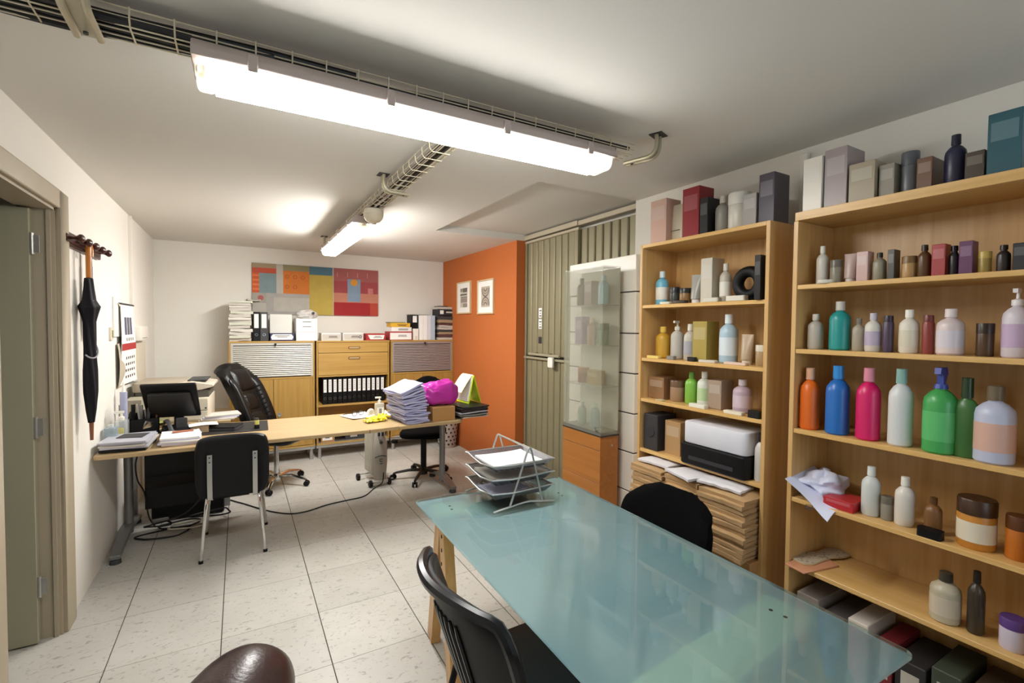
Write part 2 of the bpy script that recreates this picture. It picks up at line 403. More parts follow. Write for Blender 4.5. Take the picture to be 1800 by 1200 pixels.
for i in range(7):      # cables lying in the trays
    y = 1.655+.015*i; z = 2.36+.012*(i % 3); x1 = (.1, 1.58, .35, 1.2, .05, 1.55, .7)[i]
    pts = [(-.77+(x1+.77)*k/8, y+random.uniform(-.006, .006), z+random.uniform(-.004, .012)) for k in range(9)]
    o = MB().tube(smoothpath(pts, 4), .0085 if i % 2 else .011, 8).build('cable', CABLE)
    tag(o, 'black cable lying in the tray above the nearer light', 'cable', 'cables in the front ceiling tray')
for i in range(5):
    pts = [(-.77+.66*k/6, 1.66+.02*i+random.uniform(-.003, .003), 2.368+.012*(i % 2)+random.uniform(-.003, .003)) for k in range(7)]
    o = MB().tube(smoothpath(pts, 4), .013, 8).build('thick_cable', CABLE)
    tag(o, 'thick black cable in the tray left of the nearer light', 'cable', 'thick cables in the front ceiling tray')
for i in range(4):
    x = .785+.02*i; y1 = (5.1, 3.4, 4.9, 3.6)[i]
    pts = [(x+random.uniform(-.01, .01), 1.8+(y1-1.8)*k/8, 2.36+.006*(i % 2)) for k in range(9)]
    o = MB().tube(smoothpath(pts, 4), .007, 8).build('cable', CABLE)
    tag(o, 'black cable lying in the tray that runs to the back', 'cable', 'cables in the rear ceiling tray')
def bracket(label, loc, rz, reach=.17, drop=.095, hw=.017):
    """bent C-channel arm: down from the ceiling, then out below a tray (local +Y)"""
    t = thing('tray_bracket', label, 'bracket', loc, rz, 'ceiling brackets')
    path = smoothpath([(0, 0, 0), (0, 0, -drop*.55), (0, .012, -drop*.86), (0, .04, -drop), (0, reach*.6, -drop-.002), (0, reach, -drop-.004)], 5)
    b = MB()
    for s in (-1, 1): b.tube([Vector(p)+Vector((s*hw, 0, 0)) for p in path], .0095, 8)
    b.build('rail', mat('bracket_enamel', 'b5ac94', .35, .3), t)
    MB().sheet(lambda u, v: Vector(path[min(int(u*(len(path)-1)+.5), len(path)-1)])+Vector(((v-.5)*hw*2.1, .004, .004)), len(path)-1, 1, .004).build('web', MATS['bracket_enamel'], t)
    MB().box((-.035, -.03, -.004), (.035, .03, 0)).build('ceiling_plate', DGREY, t)
    MB().lathe([(.0, 0), (.006, 0), (.006, .006), (0, .006)], (0, reach*.8, -drop-.012), 10).build('bolt', DGREY, t)
bracket('bent cream bracket carrying the tray at the top left corner', (-.35, 1.56, 2.43), 0, hw=.025)
bracket('bent cream bracket at the right end of the front tray', (1.665, 1.57, 2.43), .35, reach=.16)
bracket('bent cream bracket hooked under the rear tray in front of the sensor', (.735, 2.80, 2.43), -PI/2, reach=.15)
bracket('small cream bracket at the back end of the rear tray', (.74, 5.05, 2.43), -PI/2, reach=.12)
se = thing('motion_sensor', 'round cream motion sensor hanging beside the further ceiling light', 'sensor', (.80, 3.30, 2.35))
MB().lathe([(.03, 0), (.06, -.012), (.066, -.035), (.066, -.045)], (0, 0, 0), 28).build('base', CREAMP, se)
MB().lathe([(.066, -.046), (.062, -.07), (.045, -.092), (.02, -.102), (0, -.104)], (0, 0, 0), 28).build('lens_dome', mat('sensor_dome', 'c9c0a8', .35), se)
# ================================================================ glass table on trestles
def table_glass():
    m, t, b = nt('clear_glass_face')        # polished upper face and edges
    out = t.nodes['Material Output']
    tp_ = t.nodes.new('ShaderNodeBsdfTransparent'); tp_.inputs[0].default_value = lin('e2f2f4')
    gl = t.nodes.new('ShaderNodeBsdfGlossy'); gl.inputs['Roughness'].default_value = .03
    fr = t.nodes.new('ShaderNodeFresnel'); fr.inputs[0].default_value = 1.5
    mx = t.nodes.new('ShaderNodeMixShader'); link(t, fr.outputs[0], mx.inputs[0]); link(t, tp_.outputs[0], mx.inputs[1]); link(t, gl.outputs[0], mx.inputs[2])
    link(t, mx.outputs[0], out.inputs['Surface']); t.nodes.remove(b)
    m2, t, b = nt('frosted_glass_face')     # sand-blasted lower face
    out = t.nodes['Material Output']
    df = t.nodes.new('ShaderNodeBsdfDiffuse'); tr = t.nodes.new('ShaderNodeBsdfTranslucent'); tr.inputs[0].default_value = lin('d0e4e4')
    tc = t.nodes.new('ShaderNodeTexCoord'); n = t.nodes.new('ShaderNodeTexNoise'); n.inputs['Scale'].default_value = 2.2; n.inputs['Detail'].default_value = 4; link(t, tc.outputs['Object'], n.inputs['Vector'])
    cr = t.nodes.new('ShaderNodeMix'); cr.data_type = 'RGBA'; cr.inputs[6].default_value = lin('cde6ee'); cr.inputs[7].default_value = lin('d2eaee')
    link(t, n.outputs['Fac'], cr.inputs[0]); link(t, cr.outputs[2], df.inputs[0])
    tp_ = t.nodes.new('ShaderNodeBsdfTransparent'); tp_.inputs[0].default_value = lin('eef4f2')
    a1 = t.nodes.new('ShaderNodeMixShader'); a1.inputs[0].default_value = .3; link(t, df.outputs[0], a1.inputs[1]); link(t, tr.outputs[0], a1.inputs[2])
    rf = t.nodes.new('ShaderNodeBsdfRefraction'); rf.inputs['Color'].default_value = lin('e8f2f0'); rf.inputs['Roughness'].default_value = .45; rf.inputs['IOR'].default_value = 1.08
    a0 = t.nodes.new('ShaderNodeMixShader'); a0.inputs[0].default_value = .33; link(t, rf.outputs[0], a0.inputs[1]); link(t, tp_.outputs[0], a0.inputs[2])
    a2 = t.nodes.new('ShaderNodeMixShader'); a2.inputs[0].default_value = .46; link(t, a1.outputs[0], a2.inputs[1]); link(t, a0.outputs[0], a2.inputs[2])
    link(t, a2.outputs[0], out.inputs['Surface']); t.nodes.remove(b)
    return m, m2
TROT = -.018
gtb = thing('glass_table', 'frosted green glass table top on wooden trestles in the foreground', 'table', (1.068, 1.285, 0), TROT)
g1, g2 = table_glass()
gto = MB().rbox((-.392, -.785, .738), (.392, .785, .75), .02, 5).build('glass_top', g1, gtb, bevel=.002)
gto.data.materials.append(g2)
for p_ in gto.data.polygons:
    if p_.normal.z < -.5: p_.material_index = 1
PINE = wood('pine_trestle', 'd4a76a', 'c08f50', axis=2)
PINEX = wood('pine_beam', 'd9b57c', 'c99c5c', axis=0)
def trestle(y, ang, x0):
    """A-frame trestle across the table (local X)"""
    k = dict(loc=(x0, y, 0), rot=(0, 0, ang))
    MB().box((-.345, -.072, .712), (.345, .072, .7375)).build('trestle_beam', PALE, gtb, bevel=.003, **k)
    h = MB()
    for xx in (-.27, .27):
        for yy in (-.02, .02): h.lathe([(0, 0), (.006, 0), (.006, .0008), (0, .0008)], (xx, yy, .7376), 10)
    h.build('screw_hole', INK, gtb, **k)
    for sx in (-1, 1):
        for sy in (-1, 1):
            b = MB().box((-.022, -.05, 0), (.022, .05, .735))
            b.xf(Matrix(((1, 0, 0, sx*.30), (0, 1, -sy*.30, sy*.245), (0, 0, 1, 0), (0, 0, 0, 1))))
            b.v = [(xx, yy, min(z, .712)) for xx, yy, z in b.v]
            b.build('trestle_leg', PINE, gtb, bevel=.002, **k)
        MB().box((sx*.30-.03, -.15, .30), (sx*.30-.012, .15, .37)).build('trestle_brace', PINE, gtb, bevel=.002, **k)
        h = MB()
        for z in (.46, .52, .58, .64): h.lathe([(0, -.0245), (.008, -.0245), (.008, .0245), (0, .0245)], (sx*.30, -.06, z), 10, axis=0)
        h.build('peg_hole', INK, gtb, **k)
PALE = wood('pale_pine_beam', 'fbe6c0', 'f4d8aa', axis=0)
trestle(.615, -.16, .0); trestle(-.545, .12, .0)
# ================================================================ three-tier mesh letter tray
MESHM = mat('silver_mesh_metal', '9a9a9e', .35, .8)
lt = thing('letter_tray', 'three-tier silver wire letter tray on the glass table', 'letter tray', (1.09, 1.91, .75), TROT)
def ltri(y):
    MB().tube(smoothpath([(-.075, y, .02), (-.03, y, .14), (.008, y, .245), (.02, y, .263), (.032, y, .245), (.06, y, .14), (.09, y, .018)], 4), .0048, 8).build('end_frame', SILVER, lt)
    MB().tube(smoothpath([(-.155, y, .006), (-.07, y, .018), (.01, y, .026), (.08, y, .018), (.155, y, .006)], 5), .0045, 8).build('foot', SILVER, lt)
for y in (-.15, .15): ltri(y)
MB().tube([(.02, -.15, .263), (.02, .15, .263)], .0048, 8).build('handle', SILVER, lt)
def hatch():
    m, t, b = nt('punched_mesh')
    b.inputs['Base Color'].default_value = lin('85858a'); b.inputs['Metallic'].default_value = .7; b.inputs['Roughness'].default_value = .4; b.inputs['Alpha'].default_value = .55
    return m
HATCH = hatch()
def tier(z, yo, sheets):
    w, d_, h = .155, .138, .034
    rim = smoothpath([(-w, yo-d_, z+h), (w-.02, yo-d_, z+h), (w, yo-d_+.02, z+h), (w, yo+d_-.02, z+h), (w-.02, yo+d_, z+h), (-w+.02, yo+d_, z+h), (-w, yo+d_-.02, z+h)], 3, True)
    tr = MB().tube(rim, .0035, 8, True).build('tier_rim', SILVER, lt)
    k = .82
    b = MB(); b.box((-w*k, yo-d_*k, z), (w*k, yo+d_*k, z+.0012))
    for sgn in (-1, 1):
        b.sheet(lambda u, v: (sgn*(w*k+(w-w*k)*v), yo+(2*u-1)*d_*(k+(1-k)*v), z+h*v), 1, 1, .001)
        b.sheet(lambda u, v: ((2*u-1)*w*(k+(1-k)*v), yo+sgn*(d_*k+(d_-d_*k)*v), z+h*v), 1, 1, .001)
    b.build('tier_mesh', HATCH, tr)
    s = MB()
    for i in range(9):
        x = -w*k+.02+i*(2*w*k-.04)/8; s.box((x-.003, yo-d_*k, z+.0013), (x+.003, yo+d_*k, z+.005))
    s.build('tier_ribs', SILVER, tr)
for z, yo in ((.045, 0), (.105, 0), (.165, 0)): tier(z, yo, 1)
random.seed(11)
def psheet(name, w, d, th, mt, loc, rz, label, cat, group=None, curl=0.0):
    b = MB().sheet(lambda u, v: ((u-.5)*w, (v-.5)*d, th+curl*(abs(u-.5)**3*8+abs(v-.5)**3*6)), 6, 6, th)
    o = b.build(name, mt); o.location = loc; o.rotation_euler = (0, 0, rz); tag(o, label, cat, group); return o
psheet('paper_pile', .25, .22, .012, PAPER, (1.09, 1.91, .919), TROT, 'white papers filling the top tier of the letter tray', 'papers', curl=.004)
psheet('paper_pile', .28, .21, .012, PAPERG, (1.10, 1.905, .860), .03, 'cream papers in the middle tier of the letter tray', 'papers', curl=.008)
psheet('paper_pile', .2, .15, .005, PAPERL, (1.05, 1.90, .801), .1, 'few loose sheets in the bottom tier of the letter tray', 'papers', curl=.004)
# ================================================================ chairs
def pad(w, z0, z1, th, curve=.0, lean=.0, top=.35, bot=.15, nu=10, nv=10, y=0.0):
    """upholstered back pad: half width w, rounded top and bottom"""
    def hw(v):
        a = 1.0
        if v > 1-top: q = (v-(1-top))/top; a = min(a, .45+.55*math.sqrt(max(0, 1-q**2.6)))
        if v < bot: q = (bot-v)/bot; a = min(a, .8+.2*math.sqrt(max(0, 1-q*q)))
        return w*a
    def fn(u, v):
        s = (2*u-1); x = s*hw(v); zz = z0+(z1-z0)*v
        zz -= (abs(s)**2.5)*top*.38*(z1-z0)*max(0, (v-.5)*2)
        return (x, y-lean*v+curve*(x/w)**2, zz)
    return MB().sheet(fn, nu, nv, th)
def star_base(t, r, zc, m, ang=0.0, arc=.02):
    hub = MB().lathe([(.0, .04), (.038, .04), (.042, .055), (.04, .10), (.028, .115), (0, .115)], (0, 0, 0), 16).build('base_hub', m, t)
    for i in range(5):
        a = ang+2*PI*i/5; c, s = math.cos(a), math.sin(a)
        MB().tube([(c*q, s*q, zz) for q, zz in ((.02, .085), (r*.5, .085+arc*.3), (r*.9, .068), (r, .058))], [.022, .018, .015, .012], 8, flat=.8).build('base_arm', m, t)
        k = MB()
        for o in (-.016, .016):
            w_ = MB().lathe([(0, -.009), (.022, -.009), (.026, -.005), (.026, .005), (.022, .009), (0, .009)], (0, 0, 0), 16, axis=0)
            w_.xf(T(c*r, s*r, .026) @ RZ(a+.8+i) @ T(o, 0, 0)); k.add(w_.v, w_.f)
        k.tube([(c*r, s*r, .03), (c*r, s*r, .058)], .008, 8)
        k.build('caster', BLACKP, t)
# --- visitor chair with chrome legs, seen from behind at the desk
vc = thing('visitor_chair', 'black chair with chrome legs and steel back brackets at the desk front', 'chair', (-.035, 3.86, 0), -.03)
MB().sheet(lambda u, v: (.208*(2*u-1)*(1-.14*abs(2*v-1)**5), -.245-.03*v-.03*(2*u-1)**2, .615+.21*(2*v-1)*(1-.10*abs(2*u-1)**5)), 12, 12, .045).build('backrest', BLACKP, vc, sub=1)
MB().rbox((-.21, -.22, .415), (.21, .23, .46), .06, 5).build('seat', BLACKF, vc, bevel=.015, seg=3)
for s in (-1, 1):
    MB().tube(smoothpath([(s*.185, -.255, .0), (s*.165, -.235, .25), (s*.15, -.22, .395), (s*.14, -.18, .408)], 4), .0105, 10).build('leg', CHROME, vc)
    MB().tube(smoothpath([(s*.195, .235, .0), (s*.175, .215, .25), (s*.16, .20, .395), (s*.145, .16, .408)], 4), .0105, 10).build('leg', CHROME, vc)
    for yy, xx in ((-.255, .185), (.235, .195)): MB().lathe([(.0, 0), (.014, 0), (.013, .018), (0, .018)], (s*xx, yy, 0), 12).build('foot_cap', BLACKP, vc)
    b = MB().sheet(lambda u, v: (s*.128+(u-.5)*.028, -.300-.012*math.sin(v*PI)+(.055 if v < .06 else 0)-.0+.012*(1-v), .395+.315*v), 2, 14, .004).build('back_bracket', SILVER, vc)
    for z in (.665, .695): MB().lathe([(0, 0), (.005, 0), (.004, .003), (0, .004)], (0, 0, 0), 10, axis=1).xf(RZ(PI)@T(0, 0, 0)).build('rivet', DGREY, b, loc=(s*.128, -.309, z))
MB().box((-.145, -.19, .398), (.145, -.165, .414)).box((-.145, .15, .398), (.145, .175, .414)).build('seat_rail', CHROME, vc)
# --- executive leather chair
ec = thing('executive_chair', 'black leather executive swivel chair with padded headrest behind the desk', 'chair', (.30, 5.06, 0), PI+.95)
star_base(ec, .30, .0, CHROME, .35, .04)
MB().tube([(0, 0, .1), (0, 0, .40)], .022, 12).build('gas_column', CHROME, ec)
MB().cbox((0, 0, .415), (.18, .22, .03)).build('mechanism', BLACKP, ec, bevel=.005)
MB().rbox((-.25, -.24, .435), (.25, .26, .54), .1, 5).build('seat', BLACKL, ec, bevel=.035, seg=3)
LEAN = .30
bk = pad(.215, .50, 1.15, .085, curve=.045, lean=LEAN, top=.32, bot=.15, nu=12, nv=14, y=-.20).build('backrest', BLACKL, ec, sub=1)
def cush(x, z0, z1, w, th, name, top=.3):
    """padded cushion on the front of the back, following its lean"""
    zc = (z0+z1)/2; v = (zc-.50)/.66
    b = MB(); N = 10
    def fn(u, vv):
        s = 2*u-1; q = 2*vv-1; k = max(0, 1-abs(s)**3)*max(0, 1-abs(q)**3)
        z = z0+(z1-z0)*vv; vb = (z-.50)/.66; xx = x+s*w*(1-.12*abs(q)**2)
        return (xx, -.20-LEAN*vb+.045*(xx/.215)**2+.078+th*k**.5, z)
    return b.sheet(fn, N, N)
cush(0, .90, 1.12, .13, .045, 'headrest').build('headrest', BLACKL, bk, sub=1)
cush(0, .72, .895, .095, .035, 'lumbar').build('lumbar_cushion', BLACKL, bk, sub=1)
cush(0, .55, .72, .105, .035, 'lumbar').build('lumbar_cushion', BLACKL, bk, sub=1)
for s in (-1, 1):
    for q in range(9):   # gathered pleats along the bolster seam
        zq = .60+.042*q; vb = (zq-.50)/.65
        MB().tube([(s*.10, -.20-.30*vb+.045*(.10/.215)**2+.108, zq), (s*.125, -.20-.30*vb+.125+.012, zq+.006), (s*.148, -.20-.30*vb+.045*(.148/.215)**2+.118, zq+.012)], [.004, .008, .004], 6).build('pleat', BLACKL, bk)
    cush(s*.155, .56, 1.04, .052, .05, 'bolster').build('side_bolster', BLACKL, bk, sub=1)
# --- task chair
tc_ = thing('task_chair', 'black fabric task chair on castors under the right end of the desk', 'chair', (1.62, 4.60, 0), PI-.5)
star_base(tc_, .30, 0, mat('dark_grey_plastic', '1c1b1a', .5), .2, 0)
MB().tube([(0, 0, .1), (0, 0, .42)], [.03, .03], 14).build('gas_column', BLACKP, tc_)
MB().rbox((-.22, -.21, .44), (.22, .22, .50), .12, 6).build('seat', BLACKF, tc_, bevel=.02, seg=3)
MB().cbox((0, .0, .43), (.16, .2, .03)).build('mechanism', BLACKP, tc_, bevel=.004)
pad(.20, .66, 1.01, .05, curve=.04, lean=.05, top=.6, bot=.3, y=-.27).build('backrest', BLACKF, tc_, sub=1)
MB().box((-.025, -.20, .425), (.025, -.33, .435)).box((-.025, -.34, .425), (.025, -.33, .82)).build('back_bar', BLACKP, tc_)
MB().tube([(.06, .0, .43), (.29, .02, .425)], .006, 8).build('lever', SILVER, tc_)
MB().lathe([(0, -.02), (.028, -.015), (.03, 0), (.028, .015), (0, .02)], (.24, .24, .43), 14).build('knob', BLACKP, tc_)
# --- ribbed plastic chair at the near side of the glass table
nc = thing('ribbed_chair', 'black plastic chair with a ribbed back at the near side of the glass table', 'chair', (.828, 1.25, 0), -PI/2+.03)
def nback(u, v):
    s = 2*u-1; q = v
    w = .27*(1-.20*(1-v)**1.5); e = (1-max(0, (v-.78)/.22)**2.4*.14)
    x = s*w*e; z = .43+.40*v-.025*abs(s)**3*v
    return (x, -.15-.125*v-.088*(1-s*s), z)
nb = MB().sheet(nback, 16, 14, .026).build('backrest', BLACKP, nc, sub=1)
edge = [nback(0, v/8) for v in range(9)]+[nback(u/10, 1) for u in range(1, 11)]+[nback(1, 1-v/8) for v in range(1, 9)]
MB().tube(smoothpath([Vector(p)+Vector((0, -.010, 0)) for p in edge], 2), .017, 8).build('back_rim', mat('shiny_black_plastic', '0a0c12', .28, spec=.4), nc)
rb = MB()
for i in range(6):
    u = .5+(i-2.5)*.055
    pts = [Vector(nback(u, v))+Vector((0, -.002, 0)) for v in (.12, .25, .4, .55, .68, .76)]
    rib_ = MB().tube(pts, [.004, .0075, .0075, .0075, .0075, .004], 6); rib_.build('rib', MATS['shiny_black_plastic'], nb)
MB().rbox((-.23, -.19, .415), (.23, .24, .445), .07, 5).build('seat', BLACKP, nc, bevel=.012, seg=2)
for s in (-1, 1):
    MB().tube(smoothpath([(s*.235, -.27, 0), (s*.215, -.215, .3), (s*.205, -.19, .43), (s*.2, -.21, .52)], 4), .0115, 10).build('leg', BLACKP, nc)
    MB().tube(smoothpath([(s*.235, .25, 0), (s*.215, .21, .3), (s*.20, .18, .41), (s*.17, .1, .41)], 4), .0115, 10).build('leg', BLACKP, nc)
# --- black fabric chair at the far side of the glass table
fc = thing('fabric_chair', 'black fabric chair tucked at the bookcase side of the glass table', 'chair', (1.49, 1.47, 0), PI/2+.04)
pad(.255, .50, .835, .05, curve=.03, lean=.06, top=.6, bot=.3, y=-.165).build('backrest', BLACKF, fc, sub=1)
MB().rbox((-.22, -.15, .43), (.22, .24, .49), .09, 5).build('seat', BLACKF, fc, bevel=.02, seg=3)
for s in (-1, 1):
    MB().tube(smoothpath([(s*.21, -.19, 0), (s*.20, -.17, .30), (s*.19, -.17, .46), (s*.18, -.205, .66)], 4), .0115, 10).build('leg', BLACKP, fc)
    MB().tube(smoothpath([(s*.21, .24, 0), (s*.20, .2, .3), (s*.18, .16, .425)], 4), .0115, 10).build('leg', BLACKP, fc)
# --- leather armchair, only an arm reaches into the picture
ac = thing('leather_armchair', 'dark brown leather armchair whose rounded arm enters at the bottom edge', 'armchair', (-.335, 1.325, 0), -.42)
def bol(u, v):
    a = 2*PI*u; q = v
    R = .138*(1-max(0, (q-.62)/.38)**3.2)**.5 if q < 1 else .0
    R = max(R, .002)
    return (.255+R*1.06*math.cos(a), -.40+.80*q, .55+.12*math.sin(a)*R/.138-.02*(1-q))
MB().sheet(bol, 20, 16).build('arm', BROWNL, ac, sub=1)
MB().rbox((.17, -.40, .06), (.34, .24, .44), .03, 3).build('arm_panel', BROWNL, ac, bevel=.01, seg=2)
MB().rbox((-.08, -.40, .20), (.168, .08, .36), .05, 4).build('seat', BROWNL, ac, bevel=.03, seg=3)
MB().rbox((-.20, -.40, .06), (-.082, .08, .40), .03, 4).build('far_arm', BROWNL, ac, bevel=.02, seg=2)
MB().rbox((-.20, -.50, .06), (.34, -.405, .50), .03, 4).build('back', BROWNL, ac, bevel=.02, seg=2)
for sx in (-.15, .28):
    for sy in (-.44, .02): MB().lathe([(0, 0), (.02, 0), (.024, .06), (0, .06)], (sx, sy, 0), 10).build('foot', BLACKP, ac)
# ================================================================ desks
DT = .755
dk = thing('office_desk', 'long beech office desk with grey steel legs against the left wall', 'desk', (0, 0, 0))
MB().prism([(-.762, 3.665), (-.74, 3.655), (.85, 3.640), (1.085, 3.655), (1.10, 3.99), (1.085, 4.41), (-.762, 4.43)], DT-.027, DT).build('desk_top', BEECH, dk, bevel=.003)
MB().box((.853, 3.637, DT-.027), (.858, 3.646, DT-.001)).build('edge_joint', DGREY, dk)
def tleg(par, x, y, lo, hi):
    MB().tube([(x, y, .03), (x, y, DT-.03)], .036, 18, flat=.75).build('leg_column', STEEL, par)
    MB().sheet(lambda u, v: (x+(v-.5)*.075*(1-.25*abs(2*u-1)), lo+(hi-lo)*u, .028+.05*math.sin(u*PI)**1.3), 12, 4, .028).build('leg_foot', STEEL, par, bevel=.003)
    for yy in (lo+.02, hi-.02): MB().lathe([(0, 0), (.032, 0), (.03, .022), (.026, .026), (0, .026)], (x, yy, 0), 16).build('foot_pad', DGREY, par)
    MB().box((x-.03, y-.30, DT-.055), (x+.03, y+.06, DT-.0275)).build('support_arm', STEEL, par)
tleg(dk, -.705, 4.33, 3.86, 4.62)
MB().box((-.62, 4.385, .16), (.06, 4.40, .71)).build('modesty_panel', mat('modesty_black', '0c0c0c', .6), dk)
MB().sheet(lambda u, v: (-.60+.62*u, 4.24+.10*abs(2*v-1), .36+.05*(2*v-1)**2), 1, 8, .003).build('cable_channel', DGREY, dk)
d2 = thing('desk_extension', 'beech desk extension at the right carrying paper stacks and pink bag', 'desk', (0, 0, 0))
MB().prism([(1.088, 3.66), (1.60, 3.675), (1.64, 3.70), (1.98, 4.33), (1.97, 4.40), (1.104, 4.40), (1.104, 3.99)], DT-.029, DT-.002).build('desk_top', BEECH, d2, bevel=.003)
tleg(d2, 1.715, 4.33, 4.04, 4.62)
# ================================================================ wall units at the back
CY, CT = 5.82, 1.366
TAMB1 = mat('pale_grey_tambour', 'c2beb4', .4, .15); TAMB2 = mat('grey_tambour', 'a59a96', .4, .3)
def carcass(t, w, dep=.375, zb=.155):
    h = w/2
    for s in (-1, 1): MB().box((s*h, 0, zb), (s*(h-.018), dep, CT-.018)).build('side', CABZ, t, bevel=.001)
    MB().box((-h, -.005, CT-.018), (h, dep, CT)).build('top', CABW, t, bevel=.001)
    MB().box((-h+.018, .004, zb), (h-.018, dep, zb+.018)).build('bottom', CABW, t)
    MB().box((-h+.018, .002, .945), (h-.018, dep, .963)).build('rail', CABW, t)
    MB().box((-h+.018, dep-.008, zb+.018), (h-.018, dep, CT-.018)).build('back', CABW, t)
    for x in (-h+.035, h-.035):
        for y in (.04, dep-.04): MB().lathe([(0, 0), (.024, 0), (.024, .012), (.02, .014), (.02, zb), (0, zb)], (x, y, 0), 14).build('leg', SILVER, t)
    MB().box((-h, .012, zb-.035), (h, .03, zb)).build('plinth_rail', SILVER, t)
def tambour(t, w, m):
    h = w/2-.018
    f = MB().box((-h, .0, .965), (-h+.022, .02, CT-.02)).box((h-.022, .0, .965), (h, .02, CT-.02)).box((-h+.022, .0, CT-.045), (h-.022, .02, CT-.02)).build('tambour_frame', m, t)
    MB().box((-h+.022, .016, .965), (h-.022, .02, CT-.045)).build('tambour_back', DGREY, t)
    me = MB().prism([(.016, .0015), (.006, .003), (.003, .009), (.006, .0185), (.016, .0195)], -h+.023, h-.023, axis=0).mesh('slat', m, smooth=30)
    for i in range(16):
        o = bpy.data.objects.new('slat', me); COL.objects.link(o); o.parent = t; o.location = (0, 0, .972+i*.0213)
    k = MB().lathe([(0, 0), (.009, 0), (.009, .006), (0, .006)], (0, 0, 0), 12, axis=1).build('lock', DGREY, t, loc=(.02, -.006, CT-.032))
    MB().box((-.003, -.022, -.03), (.003, -.006, .006)).box((-.011, -.012, -.012), (.011, -.009, .008)).build('key', INK, k)
def doors(t, w, z0, z1, knobs=True):
    h = w/2-.018
    for s in (-1, 1):
        dd = MB().box((s*.002, -.0, z0), (s*(h-.002), .017, z1)).build('door', CABZ, t, bevel=.0015)
        kb = MB().lathe([(.0, -.004), (.011, -.004), (.013, -.010), (.022, -.010), (.022, .0), (0, .0)], (0, 0, 0), 18, axis=1).build('knob', SILVER, dd, loc=(s*.055, -.001, .55))
        kb.rotation_euler = (0, 0, 0)
w1, w2, w3 = .845, .84, .83
u1 = thing('tambour_cabinet', 'beech cabinet with pale tambour shutter and two lower doors, leftmost at the back wall', 'cabinet', (.323, CY, 0))
carcass(u1, w1); tambour(u1, w1, TAMB1); doors(u1, w1, .178, .942)
u2 = thing('drawer_cabinet', 'beech cabinet with two drawers above a shelf of black binders', 'cabinet', (1.184, CY, 0))
carcass(u2, w2)
def drawer(z0, z1, zh):
    d_ = MB().box((-w2/2+.02, .0, z0), (w2/2-.02, .018, z1)).build('drawer', CABW, u2, bevel=.0015)
    MB().rbox((-.070, -.004, zh-.017), (.070, .0005, zh+.017), .017, 6, axis=1).build('handle_recess', mat('handle_brown', '7a5528', .5), d_)
    MB().rbox((-.058, -.007, zh-.010), (.058, -.0035, zh+.010), .010, 6, axis=1).build('handle_plate', BEECH, d_)
drawer(1.226, 1.345, 1.282); drawer(.966, 1.221, 1.160)
MB().box((-w2/2+.018, .0, .60), (w2/2-.018, .36, .62)).build('shelf', CABW, u2)
MB().box((-w2/2+.018, .0, .30), (w2/2-.018, .36, .315)).build('shelf', CABW, u2)
MB().box((-w2/2+.018, .02, .174), (w2/2-.018, .365, .178)).build('liner', SILVER, u2)
u3 = thing('tambour_cabinet', 'beech cabinet with grey tambour shutter beside the orange wall', 'cabinet', (2.04, CY, 0))
carcass(u3, w3); tambour(u3, w3, TAMB2); doors(u3, w3, .178, .942)
# ================================================================ binders
def binder(name, label, loc, w, h, dep, body, lab, hole=True, group=None, lean=0.0, cat='binder'):
    t = thing(name, label, cat, loc, 0, group)
    t.rotation_euler = (0, lean, 0)
    MB().box((-w/2, 0, 0), (w/2, dep, h)).build('cover', body, t, bevel=.003)
    if lab: MB().box((-w*.32, -.0012, h*.45), (w*.32, 0, h*.93)).build('spine_label', lab, t)
    if hole:
        r = min(.013, w*.28)
        MB().tube([(r*math.cos(a*PI/6), -.0015, h*.22+r*math.sin(a*PI/6)) for a in range(12)], .0022, 6, True).build('finger_ring', CHROME, t)
    return t
proto = None
for i in range(13):
    x = .862+i*.0555
    n = ('leftmost black lever-arch binder in the shelf row under the drawers', 'rightmost black lever-arch binder in the shelf row under the drawers')
    nm = {0: n[0], 12: n[1]}.get(i, None)
    ordn = ['', 'second', 'third', 'fourth', 'fifth', 'sixth', 'seventh', 'eighth', 'ninth', 'tenth', 'eleventh', 'twelfth'][i] if i < 12 else ''
    b_ = binder('lever_arch_binder', nm or '%s black lever-arch binder from the left under the drawers' % ordn, (x, CY+.035, .62), .053, .312, .28, BLACKP, PAPER, group='black binders under the drawers')
    lb = [c for c in b_.children if c.name.startswith('spine_label')][0]
    q = MB()
    for k in range(5): q.box((-.006, -.002, .17+k*.022), (.005-.003*(k % 2), -.0013, .178+k*.022))
    q.build('print', MGREY, lb)
# items in the lower compartments of the drawer unit
o = MB().box((-.075, 0, 0), (.075, .2, .10)).build('small_carton', CARD); o.location = (.89, CY+.03, .178); tag(o, 'brown carton with white label at the bottom of drawer cabinet', 'box')
MB().box((-.06, -.0012, .02), (.05, -.0002, .085)).build('label', PAPER, o); MB().box((-.03, -.002, .045), (.02, -.0013, .06)).build('print', INK, o)
o = MB().box((-.16, 0, 0), (.16, .24, .07)).build('dark_box', DGREY, bevel=.006); o.location = (1.25, CY+.06, .178); tag(o, 'flat dark box on the bottom shelf of drawer cabinet', 'box')
MB().box((-.10, -.0012, .025), (-.02, -.0002, .055)).build('label', PAPERG, o)
